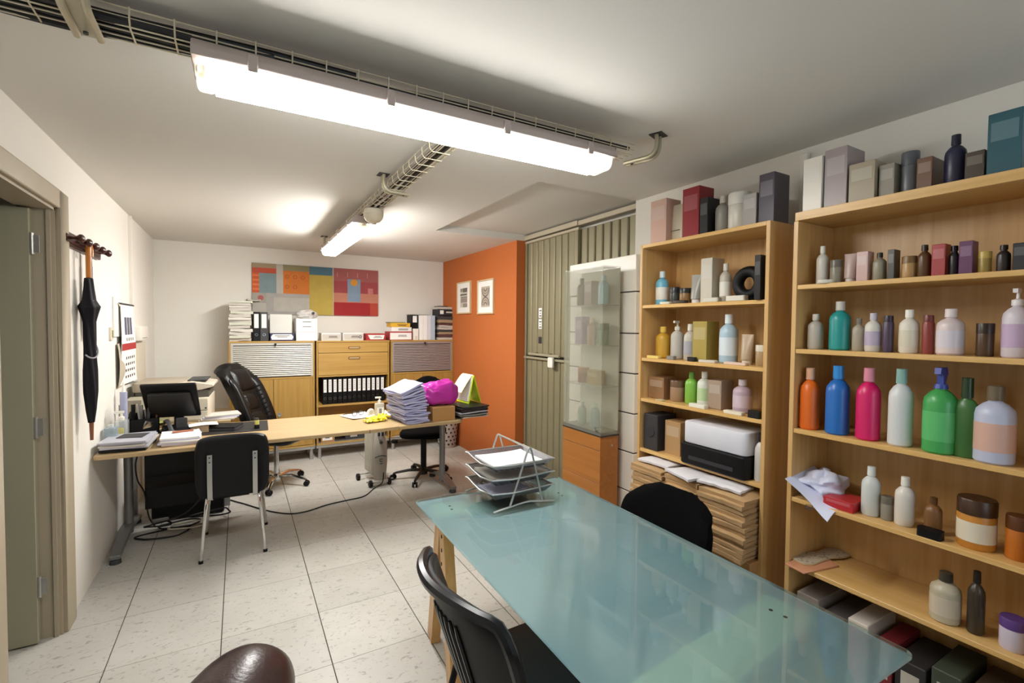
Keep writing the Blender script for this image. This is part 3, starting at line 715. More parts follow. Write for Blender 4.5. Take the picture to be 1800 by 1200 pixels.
# ================================================================ things on top of the cabinets
ZT = CT
random.seed(5)
def plines(par, w, z, n, y=-.0016, h=.006, gap=.014, cx=0.0):
    q = MB()
    for i in range(n):
        ww = w*random.uniform(.6, 1)/2; q.box((cx-ww, y, z-i*gap), (cx+ww, y+.0008, z-i*gap+h))
    return q.build('print', INK, par)
def pstack(label, x, y, z, w, d, n, ztop, mats_, group, jit=.012, cat='papers', name='paper_stack', rz=0.0):
    """a pile of paper bundles: each bundle an object of its own"""
    zz = z; hs = [random.uniform(.7, 1.3) for _ in range(n)]; s = sum(hs); hs = [h*(ztop-z)/s for h in hs]
    for i, h in enumerate(hs):
        ww, dd = w*random.uniform(.93, 1.02), d*random.uniform(.93, 1.02); wav = random.uniform(-1, 1)*min(.006, h*.3)
        ph = random.uniform(0, 6)
        b = MB().sheet(lambda u, v: ((u-.5)*ww, (v-.5)*dd, h+wav*math.sin(u*5+ph)*math.sin(v*4+ph)), 6, 6, h*.92)
        o = b.build(name, mats_[i % len(mats_)], smooth=30)
        o.location = (x+random.uniform(-jit, jit), y+random.uniform(-jit, jit), zz); o.rotation_euler = (0, 0, rz+random.uniform(-.05, .05))
        tag(o, (label % ('lowest' if i == 0 else 'topmost' if i == n-1 else '%d%s from below' % (i+1, {2: 'nd', 3: 'rd'}.get(i+1, 'th')))), cat, group); zz += h
    return zz
pstack('bundle of papers, %s in the tall pile at left end of cabinet', .012, 5.97, ZT, .21, .27, 14, 1.80, [PAPERG, mat('greenish_white_paper', 'c8c8b8', .85), PAPERG, mat('stack_paper', 'd4d0c6', .85)], 'tall paper pile on the left cabinet')
o = MB().sheet(lambda u, v: (.0+.13*u, -.1+.2*v, .02+.03*u*u+.012*math.sin(v*7)), 6, 6, .004).build('loose_folder', PAPERG); o.location = (.06, 5.93, 1.795); o.rotation_euler = (0, .25, .1)
tag(o, 'crumpled grey folder sliding off the tall paper pile', 'folder')
binder('lever_arch_binder', 'black binder with narrow label beside the tall paper pile', (.162, 5.86, ZT), .068, .318, .28, BLACKP, PAPER)
binder('lever_arch_binder', 'dark binder with wide white label on the left cabinet', (.236, 5.86, ZT), .076, .318, .28, DGREY, PAPER)
o = binder('white_folder_box', 'large white file folder standing behind the blue-edged box', (.415, 6.02, ZT), .23, .30, .05, WHITEP, None, False, cat='folder')
t = thing('label_box', 'flat blue and white labelled box on the left cabinet', 'box', (.417, 5.87, ZT))
MB().box((-.122, 0, 0), (.122, .24, .085)).build('body', mat('navy_box', '2a2e58', .6), t, bevel=.003)
MB().prism([(-.105, .014), (-.115, .045), (-.095, .075), (.095, .075), (.113, .045), (.10, .014)], -.0015, 0, axis=1).build('label', PAPER, t); plines(t, .16, .055, 2)
t = thing('carton', 'lower white carton stacked on the left cabinet', 'box', (.67, 5.86, ZT)); MB().box((-.112, 0, 0), (.112, .26, .098)).build('body', PAPER, t, bevel=.002)
t = thing('carton', 'upper white carton with two lines of print under crumpled bag', 'box', (.67, 5.86, ZT+.099)); MB().box((-.112, 0, 0), (.112, .26, .155)).build('body', PAPER, t, bevel=.002); plines(t, .10, .115, 1); plines(t, .09, .06, 1)
def lump(name, label, cat, loc, r, m, seed, amp=.35, freq=3.0, nu=24, nv=16, flatz=0.0):
    def fn(u, v):
        a, b = 2*PI*u, PI*v-PI/2
        dvec = Vector((math.cos(a)*math.cos(b), math.sin(a)*math.cos(b), math.sin(b)))
        k = 1+amp*mnoise.noise(dvec*freq+Vector((seed, 0, 0)))+amp*.5*mnoise.noise(dvec*freq*2.7+Vector((0, seed, 0)))
        z = dvec.z*r[2]*k
        return (dvec.x*r[0]*k, dvec.y*r[1]*k, max(z, -r[2]*.8)+r[2]*.8)
    o = MB().sheet(fn, nu, nv).build(name, m, smooth=50, sub=1); o.location = loc
    return tag(o, label, cat)
o = lump('plastic_bag', 'crumpled grey-white plastic bag on the white cartons', 'bag', (.68, 5.97, ZT+.256), (.115, .09, .058), mat('thin_white_plastic', 'cfccc8', .3), 2.0)
MB().lathe([(0, 0), (.016, 0), (.016, .002), (0, .002)], (0, 0, 0), 16, axis=1).build('printed_mark', INK, o, loc=(.06, -.095, .06))
def ream(label, x, w, h, body, lab, shape=0, y=5.87, z=ZT, rz=0):
    t = thing('paper_box', label, 'box', (x, y, z), rz)
    MB().box((-w/2, 0, 0), (w/2, .22, h)).build('body', body, t, bevel=.002)
    if lab:
        if shape: MB().prism([(-w*.30, .012), (-w*.42, h*.80), (w*.44, h*.80), (w*.38, .012)], -.0015, 0, axis=1).build('label', lab, t)
        else: MB().box((-w*.47, -.0015, .008), (w*.47, 0, h*.86)).build('label', lab, t)
    plines(t, w*.5, h*.55, 2, y=-.003, cx=.02)
    return t
ream('white labelled box, left of the row on the drawer cabinet', .935, .215, .088, PAPER, PAPERG)
t = ream('white box with a small round mark on the drawer cabinet', 1.185, .235, .092, PAPER, PAPERG)
MB().tube([(.08+.014*math.cos(a*PI/6), -.003, .045+.014*math.sin(a*PI/6)) for a in range(12)], .0035, 6, True).build('round_mark', INK, t)
ream('flat red box with white label on the drawer cabinet', 1.455, .235, .082, RED, PAPER, 1)
o = ream('red box with large white label under the yellow one', 1.765, .29, .108, RED, PAPER, 0)
o = ream('white printed box between red box and yellow folder', 1.775, .26, .055, PAPER, None, z=ZT+.109, rz=.05)
o = ream('yellow cardboard folder on top of the red and white boxes', 1.76, .25, .05, YEL, None, z=ZT+.165, rz=-.04)
o = MB().box((-.10, -.1, 0), (.10, .1, .012)).build('folder', mat('olive_folder', '8b8650', .7)); o.location = (1.73, 5.99, ZT+.216); tag(o, 'thin olive folder on the yellow cardboard folder', 'folder')
binder('white_binder', 'low white binder with black hole beside the red box', (1.962, 5.87, ZT), .07, .145, .2, WHITEP, None, True)
o = binder('lever_arch_binder', 'black binder lying on the low white binder', (1.955, 5.90, ZT+.147), .085, .175, .2, BLACKP, PAPER, False)
for i in range(4):
    binder('white_binder', 'white binder, %s of the four standing upright on the right cabinet' % ('leftmost', 'second from left', 'third from left', 'rightmost')[i], (2.034+.0535*i, 5.87, ZT), .051, .318, .26, [PAPER, PAPER, mat('pale_grey_card', 'd0d2d8', .6), mat('pale_blue_card', 'aebccc', .6)][i], None, False)
o = MB().box((-.13, 0, 0), (.13, .2, .01)).build('folder', PAPERG, bevel=.002); o.location = (2.03, 5.9, ZT+.324); tag(o, 'grey folder lying across the standing white binders', 'folder')
pstack('magazine bundle, %s in the pile at the orange wall', 2.365, 5.98, ZT, .215, .26, 9, 1.675, [PAPERG, mat('plum_cover', '5a3a3a', .6), mat('tan_cover', 'a08a6c', .7), DGREY, PAPERG], 'magazine pile on the right cabinet', jit=.014, name='magazine_bundle')
t = thing('black_label_box', 'black and white printed box topping the magazine pile', 'box', (2.372, 5.87, 1.685)); MB().box((-.11, 0, 0), (.11, .22, .085)).build('body', INK, t, bevel=.002)
MB().box((-.085, -.0015, .02), (-.035, 0, .07)).build('label', PAPER, t); MB().box((.0, -.0015, .035), (.09, 0, .055)).build('print', PAPERG, t)
o = MB().box((-.115, 0, 0), (.115, .24, .03)).build('flat_carton', PAPERG, bevel=.002); o.location = (2.372, 5.88, 1.771); tag(o, 'flat grey carton on the black printed box', 'box')
o = MB().box((-.06, 0, 0), (.06, .2, .012)).build('notebook', INK); o.location = (2.35, 5.90, 1.802); tag(o, 'thin black notebook at the very top of magazine pile', 'notebook')
# ================================================================ bookcases
BX, BD = 2.08, .30
def bookcase(name, label, y0, y1, shelves, top, sidetop):
    t = thing(name, label, 'bookcase', (BX, (y0+y1)/2, 0)); h = (y1-y0)/2
    for s in (-1, 1): MB().box((0, s*h, 0), (BD, s*(h-.019), sidetop)).build('side', BEECHZ, t, bevel=.0015)
    MB().box((0, -h+(.0 if top[2] else .019), top[0]), (BD, h-(.004 if top[2] else .019), top[1])).build('top', BEECHY, t, bevel=.0015)
    MB().box((BD-.006, -h+.019, .06), (BD, h-.019, top[0])).build('back', BEECHZ, t)
    for z0, z1 in shelves: MB().box((.004, -h+.0195, z0), (BD-.006, h-.0195, z1)).build('shelf', BEECHY, t, bevel=.0015)
    MB().box((.02, -h+.019, 0), (.035, h-.019, .06)).build('plinth', BEECHY, t)
    return t
bookcase('bookcase', 'tall beech bookcase with brown envelopes in its lower part', 1.285, 2.085, [(1.665, 1.684), (1.352, 1.371), (1.11, 1.129), (.81, .829), (.395, .413), (.06, .08)], (2.02, 2.04, 0), 2.04)
bookcase('bookcase', 'tall beech bookcase full of bottles at the right edge', .37, 1.18, [(1.72, 1.739), (1.445, 1.464), (1.10, 1.119), (.80, .819), (.51, .529), (.06, .08)], (2.014, 2.05, 1), 2.013)
SA = 'goods on the envelope bookcase'; SB = 'goods on the right bookcase'
PM = {}
def pm(c, rough=.35):
    if (c, rough) not in PM: PM[(c, rough)] = mat('plastic_'+c, c, rough, var=.04)
    return PM[(c, rough)]
def item(kind, y, w, h, z, col, label, cap='e6e2da', x=2.19, d=None, lab=None, rz=0.0, group=SB):
    cat = {'bottle': 'bottle', 'pump': 'bottle', 'spray': 'bottle', 'tube': 'tube', 'jar': 'jar', 'can': 'can', 'box': 'box', 'pouch': 'pouch', 'flat': 'bottle'}[kind]
    nm = {'bottle': 'bottle', 'pump': 'pump_bottle', 'spray': 'spray_bottle', 'tube': 'tube', 'jar': 'jar', 'can': 'spray_can', 'box': 'product_box', 'pouch': 'pouch', 'flat': 'flat_bottle'}[kind]
    t = thing(nm, label, cat, (x, y, z+.0005), rz, group); m = pm(col); r = w/2
    lm = pm(lab) if lab else None
    if kind in ('bottle', 'pump', 'spray', 'flat'):
        sx = .6 if kind == 'flat' else 1.0
        hb = h*(.74 if kind != 'bottle' else .80); nr = max(.008, r*.36)
        MB().lathe([(0, 0), (r*.88, 0), (r, .006), (r, hb*.78), (r*.93, hb*.87), (r*.62, hb*.96), (nr, hb), (nr, hb+.008), (0, hb+.008)], n=24, sx=sx).build('body', m, t)
        cm = pm(cap)
        if kind in ('bottle', 'flat'): MB().lathe([(0, hb+.004), (nr*1.25, hb+.004), (nr*1.2, h), (nr*1.0, h+.001), (0, h+.001)], n=18).build('cap', cm, t)
        elif kind == 'pump':
            MB().lathe([(0, hb+.004), (nr*1.25, hb+.004), (nr*1.2, hb+.022), (nr*.4, hb+.026), (nr*.35, h-.012), (0, h-.012)], n=16).box((-.03, -.006, h-.013), (.009, .006, h)).build('pump_head', cm, t)
        else:
            MB().lathe([(0, hb+.004), (nr*1.2, hb+.004), (nr*1.0, hb+.02), (0, hb+.02)], n=16).prism([(-.035, h-.022), (-.03, h), (.02, h), (.03, h-.02), (.008, hb+.018), (-.008, hb+.018), (-.01, h-.025)], -.009, .009, axis=1).build('trigger_head', cm, t)
        if lm: MB().lathe([(r+.0006, hb*.2), (r+.0006, hb*.66)], n=24, sx=sx).build('label', lm, t)
    elif kind == 'tube':
        MB().lathe([(0, 0), (r*.8, 0), (r*.8, h*.16), (0, h*.16)], n=20).build('cap', pm(cap), t)
        def fn(u, v):
            a = 2*PI*u; k = v**1.4; return (r*math.cos(a)*(1-.93*k), r*math.sin(a)*(1+.12*k), h*.16+h*.84*v)
        MB().sheet(fn, 20, 6).build('body', m, t)
        if lm: MB().box((-r*.9, -.002, h*.75), (-r*.85, .002, h*.77)).build('label', lm, t)
    elif kind == 'jar':
        MB().lathe([(0, 0), (r*.94, 0), (r, .006), (r, h*.66), (r*.95, h*.7), (0, h*.7)], n=24).build('body', m, t)
        MB().lathe([(0, h*.69), (r*1.02, h*.69), (r*1.02, h*.97), (r*.97, h), (0, h)], n=24).build('lid', pm(cap), t)
        if lm: MB().lathe([(r+.0006, h*.15), (r+.0006, h*.55)], n=24).build('label', lm, t)
    elif kind == 'can':
        MB().lathe([(0, 0), (r*.95, 0), (r, .004), (r, h*.78), (r*.9, h*.82), (r*.5, h*.845), (0, h*.845)], n=24).build('body', m, t)
        MB().lathe([(0, h*.82), (r*.86, h*.82), (r*.84, h*.98), (r*.78, h), (0, h)], n=20).build('cap', pm(cap), t)
        if lm: MB().lathe([(r+.0006, h*.2), (r+.0006, h*.6)], n=24).build('label', lm, t)
    elif kind == 'box':
        dd = d or .1
        MB().box((-dd/2, -r, 0), (dd/2, r, h)).build('body', m, t, bevel=.0015)
        MB().box((-dd/2-.0008, -r*.8, h*.55), (-dd/2, r*.8, h*.85)).build('label', lm or pm('%02x%02x%02x' % tuple(int(int(col[i:i+2], 16)*.72+60) for i in (0, 2, 4))), t)
    elif kind == 'pouch':
        def fn(u, v):
            a = 2*PI*u; k = max(0, 1-v*v); sw = max(.02, 1-abs(2*v-1)**6*.08)
            return (-.028*math.sin(a)*(k*.95+.05)*1.0, r*math.cos(a)*sw, h*v)
        MB().sheet(fn, 20, 10).build('body', m, t)
        MB().box((-.036, -r*.6, h*.3), (-.0302, r*.6, h*.31)).build('print', lm or INK, t)
    return t
# --- envelope bookcase, top
z = 2.04
for a in [('box', 2.005, .12, .26, 'c9a594', 'pinkish carton on top of the envelope bookcase, at its left end'),
          ('pouch', 1.90, .10, .22, 'cfc6b0', 'cream pouch on top of the envelope bookcase'),
          ('box', 1.775, .11, .275, '8e2028', 'tall red carton on top of the envelope bookcase'),
          ('box', 1.690, .05, .20, '1d1c20', 'narrow black carton on top of the bookcase beside red one'),
          ('bottle', 1.62, .07, .20, '9a9790', 'grey bottle on top of the envelope bookcase'),
          ('jar', 1.52, .11, .19, 'd6d2c6', 'wide white jar on top of the envelope bookcase'),
          ('box', 1.345, .075, .235, '4a4450', 'dark violet carton on top of the bookcase, right end'),
          ('box', 1.43, .07, .16, 'a39f9c', 'small grey carton on top of the bookcase')]:
    item(a[0], a[1], a[2], a[3], z, a[4], a[5], group=SA, x=2.20, d=.12)
z = 1.684
for a in [('bottle', 2.01, .075, .20, '6fb3cc', 'light blue bottle on the top shelf of envelope bookcase', 'd8e6ea'),
          ('jar', 1.915, .06, .10, '3c4038', 'small dark jar beside the light blue bottle', '2a2a2a'),
          ('jar', 1.84, .065, .09, '8d6a3a', 'small amber jar on the top shelf of envelope bookcase', '222222'),
          ('tube', 1.765, .06, .16, '9c9a92', 'grey tube on the top shelf of envelope bookcase', 'dddddd'),
          ('box', 1.665, .07, .235, 'c9c3b4', 'tall cream carton on the top shelf of envelope bookcase', ''),
          ('bottle', 1.585, .06, .20, 'bdb6a8', 'cream bottle beside the tall cream carton', 'e0dccf')]:
    item(a[0], a[1], a[2], a[3], z, a[4], a[5], cap=a[6] or 'e6e2da', group=SA, lab='e4e0d6' if a[0] == 'bottle' else None)
t = thing('black_ring', 'round black accessory on the top shelf of envelope bookcase', 'ring', (2.19, 1.455, z+.09), 0, SA)
MB().tube([(0, .058*math.cos(a*PI/12), .058*math.sin(a*PI/12)) for a in range(24)], .028, 12, True).build('ring', BLACKP, t); MB().box((-.04, -.05, -.09), (.04, .05, -.075)).build('stand', BLACKP, t)
item('box', 1.335, .03, .205, z, '101012', 'thin black carton standing at right end of the top shelf', group=SA, x=2.14, d=.14)
for i, (yy, w, hh, c, l) in enumerate([(1.90, .07, .014, 'd8d2c0', 'small flat white packet at the front edge of top shelf'), (1.80, .08, .018, '3b2c22', 'small flat brown packet at the front edge of top shelf'), (1.60, .09, .022, 'cfcabc', 'small white case at the front edge of top shelf'), (1.46, .10, .026, 'd6d0c2', 'flat white case at the front edge below black ring')]):
    o = MB().rbox((-.02, -w/2, 0), (.02, w/2, hh), .008, 3).build('small_packet', pm(c), bevel=.002); o.location = (2.105, yy, z); tag(o, l, 'packet', SA)
z = 1.371
for a in [('bottle', 1.995, .085, .185, 'c2962e', 'mustard yellow bottle on second shelf of envelope bookcase', 'dfb94e', None),
          ('pump', 1.89, .075, .22, 'b5b0a6', 'grey pump bottle on second shelf of envelope bookcase', 'd8d4c8', None),
          ('bottle', 1.80, .07, .20, 'c0bbb0', 'pale grey bottle on second shelf of envelope bookcase', 'e0dccf', 'a8a8b0'),
          ('box', 1.70, .09, .215, 'a8944a', 'olive yellow carton on second shelf of envelope bookcase', '', None),
          ('bottle', 1.56, .09, .25, 'a9c3d2', 'large pale blue bottle on second shelf of envelope bookcase', 'dfe8ec', 'd8e2e8'),
          ('tube', 1.455, .06, .15, 'b09a80', 'beige tube on second shelf of envelope bookcase', 'd9d0c0', None),
          ('jar', 1.37, .07, .10, 'a08660', 'tan jar at right end of second shelf', 'cfc6b4', None)]:
    item(a[0], a[1], a[2], a[3], z, a[4], a[5], cap=a[6] or 'e6e2da', lab=a[7], group=SA)
for i, (yy, w, hh, c, l) in enumerate([(1.99, .09, .016, 'e0c870', 'flat yellow packet at the front edge of second shelf'), (1.86, .05, .022, '8a8680', 'small grey gadget at the front edge of second shelf'), (1.72, .045, .024, '1c1c1c', 'small black clip at the front edge of second shelf'), (1.62, .10, .015, 'c9c4b6', 'small cream packet at the front edge of second shelf'), (1.46, .12, .014, 'd8bfae', 'pale pink stick at the front edge of second shelf')]):
    o = MB().rbox((-.016, -w/2, 0), (.016, w/2, hh), .006, 3).build('small_packet', pm(c), bevel=.002); o.location = (2.11, yy, z); tag(o, l, 'packet', SA)
z = 1.129
for a in [('box', 2.0, .12, .13, '8f6a48', 'brown carton on third shelf of envelope bookcase, left end', '', None),
          ('jar', 1.88, .085, .12, '9a7a5c', 'brown jar on third shelf of envelope bookcase', '6a4c34', None),
          ('bottle', 1.785, .07, .175, '7fb84a', 'bright green bottle on third shelf of envelope bookcase', '6a9c3c', None),
          ('bottle', 1.70, .075, .185, 'd8dcd0', 'white bottle beside the bright green one', 'eceadf', 'b8d0a0'),
          ('box', 1.60, .08, .15, 'a08c78', 'taupe carton on third shelf of envelope bookcase', '', None),
          ('bottle', 1.475, .09, .165, 'b8a2b0', 'lilac bottle on third shelf of envelope bookcase', 'd8ccd2', 'cdbac4')]:
    item(a[0], a[1], a[2], a[3], z, a[4], a[5], cap=a[6] or 'e6e2da', lab=a[7], group=SA)
for i, (yy, w, hh, c, l) in enumerate([(1.93, .05, .008, 'c9b88e', 'thin beige strip at the front edge of third shelf'), (1.67, .10, .02, 'e8e4d4', 'white packet with a clip at the front edge of third shelf'), (1.46, .10, .016, 'e6dcc6', 'flat cream packet at the front edge of third shelf'), (1.35, .06, .035, '141414', 'small black case at right end of third shelf')]):
    o = MB().rbox((-.018, -w/2, 0), (.018, w/2, hh), .006, 3).build('small_packet', pm(c), bevel=.002); o.location = (2.105, yy, z); tag(o, l, 'packet', SA)
z = .829
t = thing('dark_speaker', 'dark upright box on fourth shelf of envelope bookcase', 'box', (2.17, 2.0, z), 0, SA); MB().box((-.07, -.055, 0), (.09, .055, .21)).build('body', mat('charcoal_box', '2e2b2c', .6), t, bevel=.004); MB().lathe([(0, 0), (.035, 0), (.032, -.004), (0, -.004)], (0, 0, 0), 18, axis=0).build('front_disc', INK, t, loc=(-.0705, 0, .11))
item('box', 1.86, .11, .19, z, 'b08c60', 'tan carton on fourth shelf of envelope bookcase', group=SA, d=.12)
pr = thing('printer', 'white printer with black base on fourth shelf of envelope bookcase', 'printer', (2.19, 1.555, z), 0, SA)
MB().rbox((-.135, -.19, 0), (.10, .19, .11), .02, 4).build('base', BLACKP, pr, bevel=.006); MB().rbox((-.12, -.185, .111), (.10, .185, .225), .03, 4).build('body', mat('printer_white', 'd4d4dc', .5), pr, bevel=.008, seg=2)
MB().box((-.137, -.13, .03), (-.1345, .13, .05)).build('paper_slot', INK, pr)
item('bottle', 1.335, .05, .23, z, 'd8d6d0', 'slim white bottle at right end of fourth shelf', cap='1a1a1a', group=SA, x=2.13)
# --- kraft envelopes: three stacks, white ones on top
random.seed(21)
def envelope(loc, w, d, h, m, rz, label, group, seed):
    def fn(u, v):
        e = (1-abs(2*u-1)**5)*(1-abs(2*v-1)**5)
        return ((u-.5)*d, (v-.5)*w, h*(.45+.5*e)+.004*mnoise.noise(Vector((u*4+seed, v*6, seed*.7))))
    o = MB().sheet(fn, 8, 10, h*.8).build('envelope', m, smooth=40); o.location = loc; o.rotation_euler = (random.uniform(-.015, .015), random.uniform(-.02, .02), rz)
    tag(o, label, 'envelope', group); return o
for si, (yc, w, name) in enumerate([(1.915, .235, 'left'), (1.685, .215, 'middle'), (1.435, .255, 'right')]):
    zz = .425 if si < 2 else .475
    n = 14 if si < 2 else 12
    ht = (.775-zz)/n
    for i in range(n):
        last = i == n-1
        pos = 'topmost' if last else 'lowest' if i == 0 else '%d%s from below' % (i+1, {2: 'nd', 3: 'rd'}.get(i+1, 'th'))
        envelope((2.135+random.uniform(-.018, .012), yc+random.uniform(-.006, .006), zz), w*random.uniform(.95, 1.0), .31*random.uniform(.94, 1), ht*1.05, KRAFT, random.uniform(-.03, .03), 'brown padded envelope, %s of the %s stack in bookcase' % (pos, name), 'brown envelopes in the bookcase', i+si*20)
        zz += ht
o = MB().box((2.02, 1.30, .413), (2.33, 1.57, .472)).build('carton', CARD, bevel=.003); tag(o, 'flat carton carrying the right stack of brown envelopes', 'box')
ENVW = mat('white_envelope', 'e2e0e4', .7, var=.04)
envelope((2.09, 1.90, .784), .21, .16, .014, ENVW, .06, 'white envelope lying on the left brown stack', 'white envelopes', 91)
envelope((2.05, 1.67, .782), .20, .17, .016, ENVW, -.25, 'white envelope lying on the middle brown stack', 'white envelopes', 92)
envelope((2.06, 1.47, .784), .22, .13, .016, ENVW, .12, 'white envelope lying on the right brown stack', 'white envelopes', 93)
o = lump('plastic_bag', 'white plastic bag bulging below the brown envelope stacks', 'bag', (2.10, 1.42, .085), (.09, .11, .17), mat('white_bag_film', 'd8dae6', .25), 5.0, amp=.3)
o = lump('plastic_bag', 'grey-green plastic bag next to the white bag on the lowest shelf', 'bag', (2.12, 1.66, .085), (.09, .10, .15), mat('grey_bag_film', '9aa09a', .25), 8.0, amp=.3)
# --- right bookcase
z = 2.05
for a in [('box', 1.125, .075, .225, 'ded8cc', 'white carton on top of the right bookcase, left end', '', .16),
          ('box', 1.04, .085, .24, '9a8c8c', 'mauve grey carton on top of the right bookcase', '', .14),
          ('box', .945, .09, .155, '9c9078', 'taupe carton on top of the right bookcase', '', .14),
          ('box', .87, .05, .13, '8a8274', 'small grey-brown carton on top of right bookcase', '', .1),
          ('jar', .815, .055, .165, '6c7076', 'slate grey canister on top of the right bookcase', '5c6066', .1),
          ('box', .755, .045, .12, '6a4a34', 'small brown carton on top of the right bookcase', '', .1),
          ('bottle', .685, .06, .185, '2c2c46', 'navy bottle on top of the right bookcase', '22223a', .1),
          ('box', .62, .05, .10, '4a4034', 'low dark carton on top of the right bookcase', '', .1),
          ('box', .545, .08, .20, '2c5a66', 'teal carton on top of the right bookcase, right end', '', .14)]:
    item(a[0], a[1], a[2], a[3], z, a[4], a[5], cap=a[6] or 'e6e2da', d=a[7], x=2.19)
z = 1.739
row = [('bottle', 1.105, .045, .165, 'c8c4ba', 'slim white bottle', 'dedad0'), ('jar', 1.05, .045, .10, '8d8778', 'small grey jar', '6c665a'), ('tube', .995, .045, .12, 'b09a94', 'rose grey tube', 'cfc4bc'), ('box', .945, .04, .12, 'c0a09a', 'pink carton', ''), ('bottle', .895, .045, .11, '8f8a78', 'olive grey bottle', '3a352c'), ('box', .849, .022, .115, '38342c', 'thin dark carton', ''), ('jar', .80, .045, .085, 'b08c5a', 'tan jar', '7a5c34'), ('bottle', .755, .04, .12, '5a3c20', 'dark brown bottle', '2c1c10'), ('box', .708, .038, .115, '9c2a2c', 'red carton', ''), ('bottle', .672, .03, .105, '1f1c22', 'slim black bottle', '111111'), ('box', .635, .036, .115, '5c2c58', 'purple carton', ''), ('jar', .593, .034, .075, '9a8440', 'gold jar', 'c0a858'), ('bottle', .548, .034, .09, '2c2220', 'small black bottle', '1a1412'), ('box', .505, .034, .09, '24242c', 'small navy carton', '')]
for k, a in enumerate(row): item(a[0], a[1], a[2], a[3], z, a[4], '%s on the top shelf of right bookcase' % a[5], cap=a[6] or 'e6e2da', d=.05, x=2.17)
o = MB().lathe([(0, 0), (.03, 0), (.032, .004), (.032, .014), (0, .016)], n=20).build('small_tin', pm('d6d2c2')); o.location = (2.105, 1.055, z); tag(o, 'small round tin at the front of the top shelf', 'tin', SB)
z = 1.464
row = [('bottle', 1.12, .06, .15, 'b5aea2', 'grey-white bottle', 'd6d0c4', None), ('bottle', 1.025, .075, .20, '1f8f8c', 'teal bottle', 'c8c4bc', None), ('bottle', .955, .045, .13, 'a39a8a', 'taupe bottle', '7a7264', None), ('bottle', .905, .055, .15, 'd2cec4', 'white bottle', 'c4bcc8', 'b4a8c0'), ('can', .855, .035, .14, '4a3c52', 'dark violet can', '2a2230', None), ('bottle', .79, .06, .16, 'dcd6c8', 'cream white bottle', 'eeeae0', 'd2ccb8'), ('can', .733, .035, .14, '8a3a34', 'rust red can', '6c2a26', None), ('bottle', .672, .075, .16, 'd8c8c8', 'pale pink bottle', 'e2d6d6', 'd4ced8'), ('jar', .582, .045, .11, '4a3018', 'dark brown jar', '2c1c0e', None), ('pump', .508, .07, .22, 'd4ccd6', 'large white pump bottle', 'e6e2e6', 'c0a8c8')]
for a in row: item(a[0], a[1], a[2], a[3], z, a[4], '%s on the second shelf of right bookcase' % a[5], cap=a[6], lab=a[7], x=2.16)
z = 1.119
row = [('bottle', 1.125, .075, .262, 'd9661c', 'tall orange bottle', 'd9a888', None), ('bottle', 1.015, .085, .28, '1c66b4', 'tall blue bottle', '2c86d0', None), ('bottle', .905, .08, .28, 'cc1560', 'tall magenta bottle', 'd8889c', None), ('bottle', .80, .075, .285, 'cfd2d2', 'tall white bottle', '88b0a8', None), ('spray', .685, .095, .30, '3f9c50', 'large green spray bottle', '3c4c9c', '58b46a'), ('flat', .615, .07, .27, '3c6a34', 'dark green bottle', '20381c', None), ('bottle', .545, .10, .25, 'b8bcd2', 'wide lilac white bottle', '6a5c48', 'd0a898')]
for a in row: item(a[0], a[1], a[2], a[3], z, a[4], '%s on the third shelf of right bookcase' % a[5], cap=a[6], lab=a[7], x=2.14)
z = .819
row = [('box', .985, .11, .04, 'b0242c', 'flat red carton', '', None), ('bottle', .895, .062, .19, 'ccd0cc', 'white bottle', 'dce0dc', None), ('jar', .84, .04, .09, '8a8478', 'small grey jar', '6a6458', None), ('bottle', .785, .06, .18, 'd8d2c8', 'cream bottle', 'e8e4da', None), ('bottle', .70, .05, .13, '7a5430', 'brown bottle', '5a3818', None), ('jar', .585, .10, .165, 'c08030', 'large amber jar with pale label', '3c2410', 'dcd2bc'), ('jar', .485, .06, .14, 'b8681c', 'orange jar', '5a3010', None)]
for a in row: item(a[0], a[1], a[2], a[3], z, a[4], '%s on the fourth shelf of right bookcase' % a[5], cap=a[6] or 'e6e2da', lab=a[7], x=2.16, d=.12)
o = MB().rbox((-.02, -.035, 0), (.02, .035, .03), .01, 3).build('small_packet', BLACKP); o.location = (2.11, .69, z); tag(o, 'small black clip at the front of the fourth shelf', 'packet', SB)
# white paper sheet hanging over the front of the fourth shelf
WBAG = mat('white_wrapping', 'd6daf0', .6, var=.03)
o = MB().sheet(lambda u, v: (2.04+.22*v+.02*math.sin(u*4), 1.165-.18*u, .822+.012+.10*(1-u)**2*(.4+.6*v)-.05*(1-v)**3*(u) + .03*(1-u)*(1-v)), 10, 10, .003).build('paper_wrapper', WBAG, smooth=50)
tag(o, 'crumpled white paper wrapper hanging over the shelf of right bookcase', 'paper')
MB().box((-.013, -.013, 0), (.013, -.010, .0006)).box((-.013, .010, 0), (.013, .013, .0006)).box((-.013, -.010, 0), (-.010, .010, .0006)).box((.010, -.010, 0), (.013, .010, .0006)).box((-.0015, -.010, 0), (.0015, .010, .0006)).box((-.010, -.002, 0), (-.0015, .002, .0006)).build('printed_mark', INK, o, loc=(2.052, 1.07, .808), rot=(0, -.5, .3))
o = lump('paper_bundle', 'bulky bluish white paper parcel on the fourth shelf of right bookcase', 'parcel', (2.20, 1.085, .832), (.11, .075, .055), WBAG, 3.3, amp=.6, freq=2.0)
z = .529
o = MB().prism([(2.043, 1.157), (2.03, 1.07), (2.227, 1.03), (2.285, 1.157)], z, z+.008).build('folder', mat('salmon_card', 'c98e6a', .6), bevel=.002); tag(o, 'salmon coloured card folder jutting from fifth shelf of right bookcase', 'folder')
t = thing('shoe_insole', 'patterned grey shoe insole on the salmon folder', 'insole', (2.235, 1.112, z+.009), -.2)
